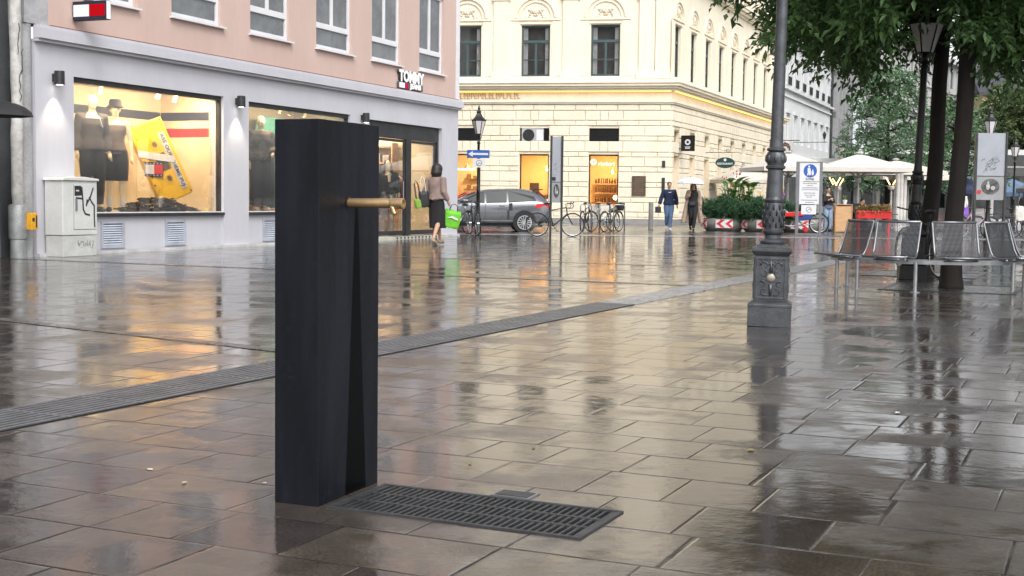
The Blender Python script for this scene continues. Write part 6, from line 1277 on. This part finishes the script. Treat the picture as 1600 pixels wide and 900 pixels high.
def seat(a, arm=0):
    an = R(a); q = E('seat', None, None, (1.20*math.cos(an), 1.20*math.sin(an), 0), an+PI/2, parent=rbn)   # local -y points outward
    prof = [(-.27, .425), (-.25, .432), (-.10, .415), (.02, .41), (.08, .43), (.12, .50), (.17, .66), (.215, .82), (.22, .84)]
    W_ = .27
    f = MB(); 
    for s_ in (-1, 1): f.tube([(s_*W_, y, z) for y, z in prof], .013, 8)
    f.tube([(-W_, prof[0][0], prof[0][1]), (W_, prof[0][0], prof[0][1])], .015, 8).tube([(-W_, prof[-1][0], prof[-1][1]), (W_, prof[-1][0], prof[-1][1])], .016, 8)
    f.tube([(-W_*.6, -.15, .40), (-W_*.6, .06, .385)], .014, 6).tube([(W_*.6, -.15, .40), (W_*.6, .06, .385)], .014, 6).box(-.2, .2, -.06, .0, .372, .40)
    f.build('seat_frame', mat('seat frame steel', (.26, .27, .29), .36, metal=.9), q, smooth=True)
    w_ = MB()
    for k in range(1, 36): x = -W_+2*W_*k/36; w_.tube([(x, y, z) for y, z in prof], .0033, 4, caps=False)
    for i in range(len(prof)-1):
        for t in (.0, .33, .66): y = prof[i][0]+(prof[i+1][0]-prof[i][0])*t; z = prof[i][1]+(prof[i+1][1]-prof[i][1])*t; w_.tube([(-W_, y+.003, z-.003), (W_, y+.003, z-.003)], .0018, 4, caps=False)
    w_.build('wire_mesh', m_wire, q)
    if arm:
        s_ = arm; MB().tube([(s_*W_, -.18, .42), (s_*(W_+.02), -.22, .62), (s_*(W_+.02), .12, .63), (s_*W_, .10, .46)], .008, 6).build('armrest', m_steel, q)
for a, ar in ((-160, -1), (-126, 0), (-88, 0), (-51, 0), (-16, 0)): seat(a, ar)
# tree grid frames on the ground
for x, y, lb in ((5.55, 16.5, 'square dark iron tree surround at the foot of the nearest tree'), (6.2, 19.7, 'square dark iron tree surround at the second tree')):
    q = E('tree_surround', lb, 'tree grate', (x, y, 0), -PA); b = MB(); b.box(-.8, .8, -.8, -.74, 0, .008).box(-.8, .8, .74, .8, 0, .008).box(-.8, -.74, -.74, .74, 0, .008).box(.74, .8, -.74, .74, 0, .008); b.build('frame', m_dark, q); MB().box(-.74, .74, -.74, .74, 0, .003).build('bed', m_cob2, q)
bicycle('black bicycle parked behind the ring bench beside the lamp pedestal', (6.0, 19.2, 0), R(100), m_bk)
# ================================================================ CAFE
m_canv = mat('cream parasol canvas', (.56, .525, .48), .8, var=.04); m_cpole = mat('parasol pole', (.50, .49, .47), .45, metal=.3)
def parasol(label, x, y, w_, ze, zp, rz=0., band=True):
    q = E('cafe_parasol', label, 'parasol', (x, y, 0), rz, 'large cream cafe parasols'); h2 = w_/2; n = 6
    b = MB(); cs_ = [(-h2, -h2), (h2, -h2), (h2, h2), (-h2, h2)]
    for k in range(4):
        (xa, ya), (xb, yb_) = cs_[k], cs_[(k+1) % 4]
        for i in range(n):
            for j in range(n):
                def pt(u, t): X = xa+(xb-xa)*u; Y = ya+(yb_-ya)*u; sag = .06*math.sin(PI*t)*(1-abs(2*u-1)*.6); return (X*t, Y*t, zp-(zp-ze)*(t**1.15)-sag+.07*(t**3)*abs(2*u-1)*0)
                b.quad(pt(i/n, j/n), pt(i/n, (j+1)/n), pt((i+1)/n, (j+1)/n), pt((i+1)/n, j/n))
        b.quad((xa, ya, ze), (xb, yb_, ze), (xb*1.005, yb_*1.005, ze-.16), (xa*1.005, ya*1.005, ze-.16)) if band else None
    b.build('canopy', m_canv, q, smooth=False)
    MB().tube([(0, 0, 0), (0, 0, zp-.02)], .045, 12).lathe([(.09, 1.86), (.12, 1.9), (.12, 2.04), (.07, 2.08)], n=16).lathe([(.35, 0), (.35, .05), (.08, .10)], n=20).lathe([(.08, zp-.01), (.16, zp+.03), (.10, zp+.07), (.01, zp+.09)], n=14).build('pole', m_cpole, q, smooth=True, autosm=40)
    b = MB(); 
    for k in range(8): a = 2*PI*k/8+PI/4; r_ = h2*(1.35 if k % 2 == 0 else .97); z1 = ze+(zp-ze)*.04; b.tube([(0, 0, zp-.08), (r_*math.cos(a), r_*math.sin(a), ze-.02)], .014, 5).tube([(0, 0, 2.0), (r_*.42*math.cos(a), r_*.42*math.sin(a), zp-(zp-ze)*.5-.08)], .016, 5)
    b.build('ribs', m_cpole, q); return q
parasol('front cream parasol with glowing heaters over the cafe terrace', 13.2, 50.4, 3.3, 2.40, 2.95, R(-4))
parasol('cream parasol behind the lamppost shaft, second from the left', 10.75, 51.5, 3.0, 2.42, 3.0, R(8))
parasol('lower cream parasol beneath and right of the oval hanging sign', 11.3, 64.8, 2.9, 2.15, 2.78, R(20))
parasol('cream parasol overlapping behind the front one, towards the tree', 16.1, 55.5, 3.2, 2.42, 2.9, R(5))
parasol('farther cream parasol at the right end beside the dark lamp', 18.0, 60.0, 3.2, 2.3, 2.9, R(0))
m_heat = emis('heater bar glow', (1, .55, .22), 4.5)
for i, (x, y, z) in enumerate(((12.70, 52.0, 1.86), (15.0, 52.2, 1.88), (13.2, 53.5, 1.84))):
    q = E('terrace_heater', ['glowing patio heater left under the front parasol', 'glowing patio heater right under the front parasol', 'glowing patio heater farther back under the parasols'][i], 'heater', (x, y, 0), 0, 'glowing terrace heaters')
    MB().tube([(0, 0, 0), (0, 0, z-.2)], .035, 10).lathe([(.12, z-.25), (.14, z-.2), (.14, z-.12), (.1, z-.1)], n=14).build('stand', m_cpole, q, smooth=True, autosm=40)
    b = MB(); [b.tube([(s_*.06, 0, z-.06), (s_*.22, 0, z+.22)], .022, 6) for s_ in (-1, 1)]; b.build('heating_bar', m_heat, q)
# pillars and glazed terrace front behind
tf = E('terrace_wall', 'pale grey panelled terrace wall with columns behind the parasols', 'terrace wall', (12.7, 62.8, 0), R(5))
MB().box(0, 10.5, .1, .2, 0, 2.9).build('panel_wall', mat('pale grey panel', (.50, .50, .50), .6, var=.08), tf); b = MB(); [b.box(k*.95, k*.95+.14, -.06, .099, 0, 2.9) for k in range(12)]; b.box(-.1, 10.7, -.15, .25, 2.9, 3.2); b.build('columns', mat('pale column', (.60, .59, .57), .6), tf)
b = MB(); [b.box(k*.95+.25, k*.95+.82, .085, .098, .9, 2.3) for k in range(11)]; b.build('glazing', m_pane, tf)
for i, (x, y) in enumerate(((15.22, 52.1), (15.65, 53.1), (16.15, 54.3))):
    q = E('terrace_post', ['nearest of three pale posts right of the front parasol', 'middle of three pale posts right of the front parasol', 'farthest of three pale posts right of the front parasol'][i], 'post', (x, y, 0), 0, 'pale terrace posts'); MB().lathe([(.13, 0), (.13, .12), (.095, .16), (.09, 2.3), (.12, 2.34)], n=14).build('shaft', mat('pale post', (.60, .58, .55), .6), q, smooth=True, autosm=40)
# pale wooden menu stand, red planter box, tables and chairs
q = E('menu_stand', 'tall pale wooden stand with a white pot on top at the cafe entrance', 'stand', (11.85, 47.1, 0), R(-6)); MB().box(-.27, .27, -.04, .0, .05, .96).build('front_panel', m_wood, q, bevel=.004); MB().box(-.30, -.271, -.06, .30, 0, 1.0).box(.271, .30, -.06, .30, 0, 1.0).box(-.30, .30, -.07, .31, 1.001, 1.03).box(-.27, .27, .28, .30, .05, 1.0).build('case', mat('pale wood edge', (.45, .25, .13), .5), q)
q = E('flower_pot', 'small white pot with a sprig standing on the wooden stand', 'pot', (11.92, 47.25, 1.03)); MB().lathe([(.06, 0), (.09, .16), (.08, .16), (.07, .13)], n=16).build('pot', m_white, q, smooth=True, autosm=40); b = MB(); [b.tube([(0, 0, .1), (.05*math.cos(k), .05*math.sin(k), .25), (.10*math.cos(k), .1*math.sin(k), .33)], [.005, .012, .002], 4) for k in range(7)]; b.build('sprig', m_canna, q)
q = E('red_planter_box', 'bright red planter box with trailing plants in front of the cafe tables', 'planter box', (12.15, 44.3, 0), R(-3)); m_rb = mat('bright red wood', (.55, .01, .012), .4)
MB().box(-.56, .56, -.18, .18, .56, .80).box(-.60, .60, -.2, .2, .775, .82).box(-.54, -.46, -.16, .16, 0, .56).box(.46, .54, -.16, .16, 0, .56).build('trough', m_rb, q, bevel=.006)
rng = np.random.default_rng(33); C_ = np.stack([rng.uniform(-.5, .5, 160), rng.uniform(-.15, .15, 160), rng.uniform(.80, .98, 160)], 1); P1, D1 = twigs(C_, C_-np.array([0, 0, .6]), 5, .14, 4, .5); leaves('plants', P1, D1, .08, .035, leafmat('dry mixed plants', (.12, .13, .04), (.42, .26, .12), tr=.2), q)
m_chair = mat('dark wicker', (.035, .025, .02), .6)
def cafe_chair(label, x, y, rz, M=m_chair):
    q = E('cafe_chair', label, 'chair', (x, y, 0), rz, 'chairs on the cafe terrace'); MB().box(-.22, .22, -.22, .22, .43, .47).build('seat', M, q, bevel=.01); MB().box(-.22, .22, .19, .23, .50, .88).box(-.23, -.20, -.2, .22, .64, .67).box(.20, .23, -.2, .22, .64, .67).build('backrest', M, q, bevel=.01)
    for sx in (-.2, .2):
        for sy in (-.2, .2): MB().tube([(sx, sy, 0), (sx, sy, .43)], .015, 6).build('leg', m_dark, q)
    return q
def cafe_table(label, x, y):
    q = E('cafe_table', label, 'table', (x, y, 0), 0, 'tables on the cafe terrace'); MB().lathe([(.36, .72), (.37, .735), (.36, .75)], n=20).build('table_top', m_wood, q); MB().tube([(0, 0, 0), (0, 0, .72)], .03, 8).lathe([(.22, 0), (.22, .03), (.03, .05)], n=14).build('pedestal', m_dark, q)
cafe_table('round cafe table behind the wooden stand', 12.6, 51.6); cafe_table('round cafe table under the front parasol, right side', 14.1, 51.2); cafe_table('round cafe table near the pale posts', 16.6, 53.4); cafe_table('round cafe table under the parasol behind the lamppost', 10.4, 52.8)
cafe_chair('dark chair left of the table behind the wooden stand', 12.1, 52.0, 1.0); cafe_chair('dark chair facing the viewer under the front parasol', 13.6, 51.9, .2); cafe_chair('dark chair right of the front parasol pole', 14.7, 51.2, 2.0); cafe_chair('reddish chair beside the pale posts', 16.9, 52.6, .6, mat('dull red chair', (.28, .05, .04), .6)); cafe_chair('dark chair half hidden by the pedestrian sign', 10.9, 52.4, 1.4)
# cargo bike with red box behind the pedestrian sign
q = E('cargo_bicycle', 'red and blue cargo bicycle standing behind the pedestrian sign', 'bicycle', (9.75, 45.4, 0), R(-4))
for xw in (-.72, .82):
    b = MB(Matrix.Translation((xw, 0, .36))); b.tube([(.33*math.cos(t), 0, .33*math.sin(t)) for t in [2*PI*k/28 for k in range(28)]], .024, 6, closed=True); wq = b.build('wheel', m_rubber, q, smooth=True)
    b = MB(Matrix.Translation((xw, 0, .36))); b.tube([(.30*math.cos(t), 0, .30*math.sin(t)) for t in [2*PI*k/28 for k in range(28)]], .012, 5, closed=True); [b.tube([(0, 0, 0), (.30*math.cos(k*PI/8), 0, .30*math.sin(k*PI/8))], .004, 3) for k in range(16)]; b.build('rim', m_steel, wq)
MB().prism([(-1.0, .62), (-.40, .58), (.25, .60), (.30, .78), (-.30, .72), (-.95, .92)], -.20, .20).build('red_box', m_rb, q, bevel=.02); MB().prism([(.10, .44), (.55, .50), (.62, .76), (.30, .72), (.05, .58)], -.16, .16).build('blue_cover', mat('blue tarp', (.02, .05, .22), .6), q, bevel=.02)
MB().tube([(-.55, 0, .95), (-.1, 0, .60), (.30, 0, .30), (.82, 0, .36)], .025, 8).tube([(-.72, 0, .36), (-.2, 0, .25), (.30, 0, .30)], .022, 8).tube([(-.1, 0, .6), (.5, 0, .72), (.45, 0, .95)], .018, 8).build('frame', m_bs, q, smooth=True)
MB().tube([(-.55, 0, .95), (-.58, 0, 1.15), (-.58, -.28, 1.2)], .014, 6).tube([(-.58, 0, 1.15), (-.58, .28, 1.2)], .014, 6).ell((.42, 0, 1.0), (.14, .08, .04), 10).build('handlebar', m_ink, q); MB().tube([(.3, -.12, .3), (.36, -.12, .05)], .03, 6).box(.28, .42, -.14, .14, .08, .2).build('drive_unit', m_redp, q)
q = E('flower_ball', 'purple and yellow ball of flowers on a stand between lamppost and sign', 'flowers', (9.40, 46.6, 0)); rng = np.random.default_rng(4)
MB().tube([(0, 0, 0), (0, 0, 1.15)], .03, 8).lathe([(.16, 1.12), (.2, 1.22), (.18, 1.24)], n=14).build('stand', m_galv, q)
for nm, c, z0, n in (('purple_flowers', (.42, .12, .40), 1.36, 90), ('yellow_flowers', (.80, .42, .02), 1.58, 60)):
    b = MB(); random.seed(6 if nm[0] == 'p' else 7)
    for k in range(n): a = random.random()*6.28; u = random.uniform(-1, 1); r_ = .22*math.sqrt(1-u*u)*random.uniform(.7, 1); b.ell((r_*math.cos(a), r_*math.sin(a), z0+u*(.14 if nm[0] == 'p' else .06)), (.035, .035, .028), 6)
    b.build(nm, mat(nm, c, .7, var=.3), q)
# far right clutter: purple bicycle, dark cafe awnings, bags
bicycle('pale pink bicycle with purple crate behind the grey board', (14.6, 41.5, 0), R(12), mat('pink bike frame', (.42, .26, .36), .4)); bicycle('dark bicycle behind the right seats of the ring bench', (15.6, 42.6, 0), R(-20), m_bk); bicycle('dark bicycle at the far right beyond the grey board', (16.6, 43.6, 0), R(30), m_bk)
q = E('crate', 'small purple crate on the carrier of the pink bicycle', 'crate', (14.05, 41.35, .72), R(12)); MB().box(-.22, .22, -.16, .16, 0, .04).box(-.22, .22, -.16, -.13, .04, .26).box(-.22, .22, .13, .16, .04, .26).box(-.22, -.19, -.13, .13, .04, .26).box(.19, .22, -.13, .13, .04, .26).build('crate_shell', mat('purple plastic', (.18, .07, .40), .4), q, bevel=.006); MB().box(-.06, .06, -.168, -.1601, .10, .18).build('label', m_signw, q)
bag('white_bag', 'white cloth bag hanging right of the grey board', (14.75, 38.2, .62), 0, m_scrap, .30, .14, .42, .50)
def awning(label, x, y, w_, z0, z1, M, rz=0.):
    q = E('cafe_umbrella', label, 'parasol', (x, y, 0), rz); umb = MB(); n = 8
    for k in range(n):
        a0, a1 = 2*PI*k/n, 2*PI*(k+1)/n; umb.poly([(0, 0, z1), (w_*math.cos(a0), w_*math.sin(a0), z0), (w_*math.cos(a1), w_*math.sin(a1), z0)]); umb.quad((w_*math.cos(a0), w_*math.sin(a0), z0), (w_*math.cos(a1), w_*math.sin(a1), z0), (w_*math.cos(a1), w_*math.sin(a1), z0-.2), (w_*math.cos(a0), w_*math.sin(a0), z0-.2))
    umb.build('canopy', M, q); MB().tube([(0, 0, 0), (0, 0, z1)], .04, 8).build('pole', m_dark, q)
awning('dark navy cafe umbrella between the two trunks in the distance', 21.2, 62.5, 1.7, 1.75, 2.5, mat('navy canvas', (.03, .04, .09), .8))
awning('blue grey cafe umbrella behind the grey board', 25.0, 66.0, 1.8, 1.7, 2.4, mat('blue canvas', (.10, .16, .26), .8))
awning('grey cafe umbrella at the far right edge', 25.2, 61, 1.9, 1.85, 2.7, mat('grey canvas', (.16, .16, .17), .8))
q = E('market_stall', 'row of white shop fronts with dark awnings far down the square', 'shop front', (19, 76, 0), R(-10))
MB().box(0, 20, 0, 5, 0, 4.2).build('wall', m_wh, q); b = MB(); [b.box(k*2+.2, k*2+1.7, -.03, -.001, .3, 2.6) for k in range(10)]; b.build('shop_glass', m_pane, q); b = MB(); b.quad((0, 0, 3.2), (20, 0, 3.2), (20, -1.6, 2.7), (0, -1.6, 2.7)); b.box(0, 20, -.06, -.031, 3.3, 3.9); b.build('awning', mat('dark awning', (.06, .06, .06), .8), q)
b = MB(); [b.box(k*1.7+.5, k*1.7+1.2, -.05, -.02, 3.4, 3.8) for k in range(11)]; b.build('fascia_sign', m_signw, q)
for i, (x, y, mc) in enumerate(((22.6, 70, (.3, .3, .32)), (24.6, 71, (.12, .15, .25)), (18.7, 66.5, (.06, .06, .07)), (26.0, 72, (.4, .08, .08)))):
    figure(['distant pedestrian in grey between the cafe umbrellas', 'distant pedestrian in blue beyond the grey board', 'distant pedestrian in black near the terrace end', 'distant pedestrian in red at the right edge'][i], (x, y, 0), R(40*i), 1.72, cloth=[('trousers', m_dkc, dict(legs=1.92)), ('coat', cl('distant coat %d' % i, mc), dict(torso=(.75, 1.44), arms=1.9, g=.04))], hair=(m_hairk, 'short'), face=False, vox=.02)
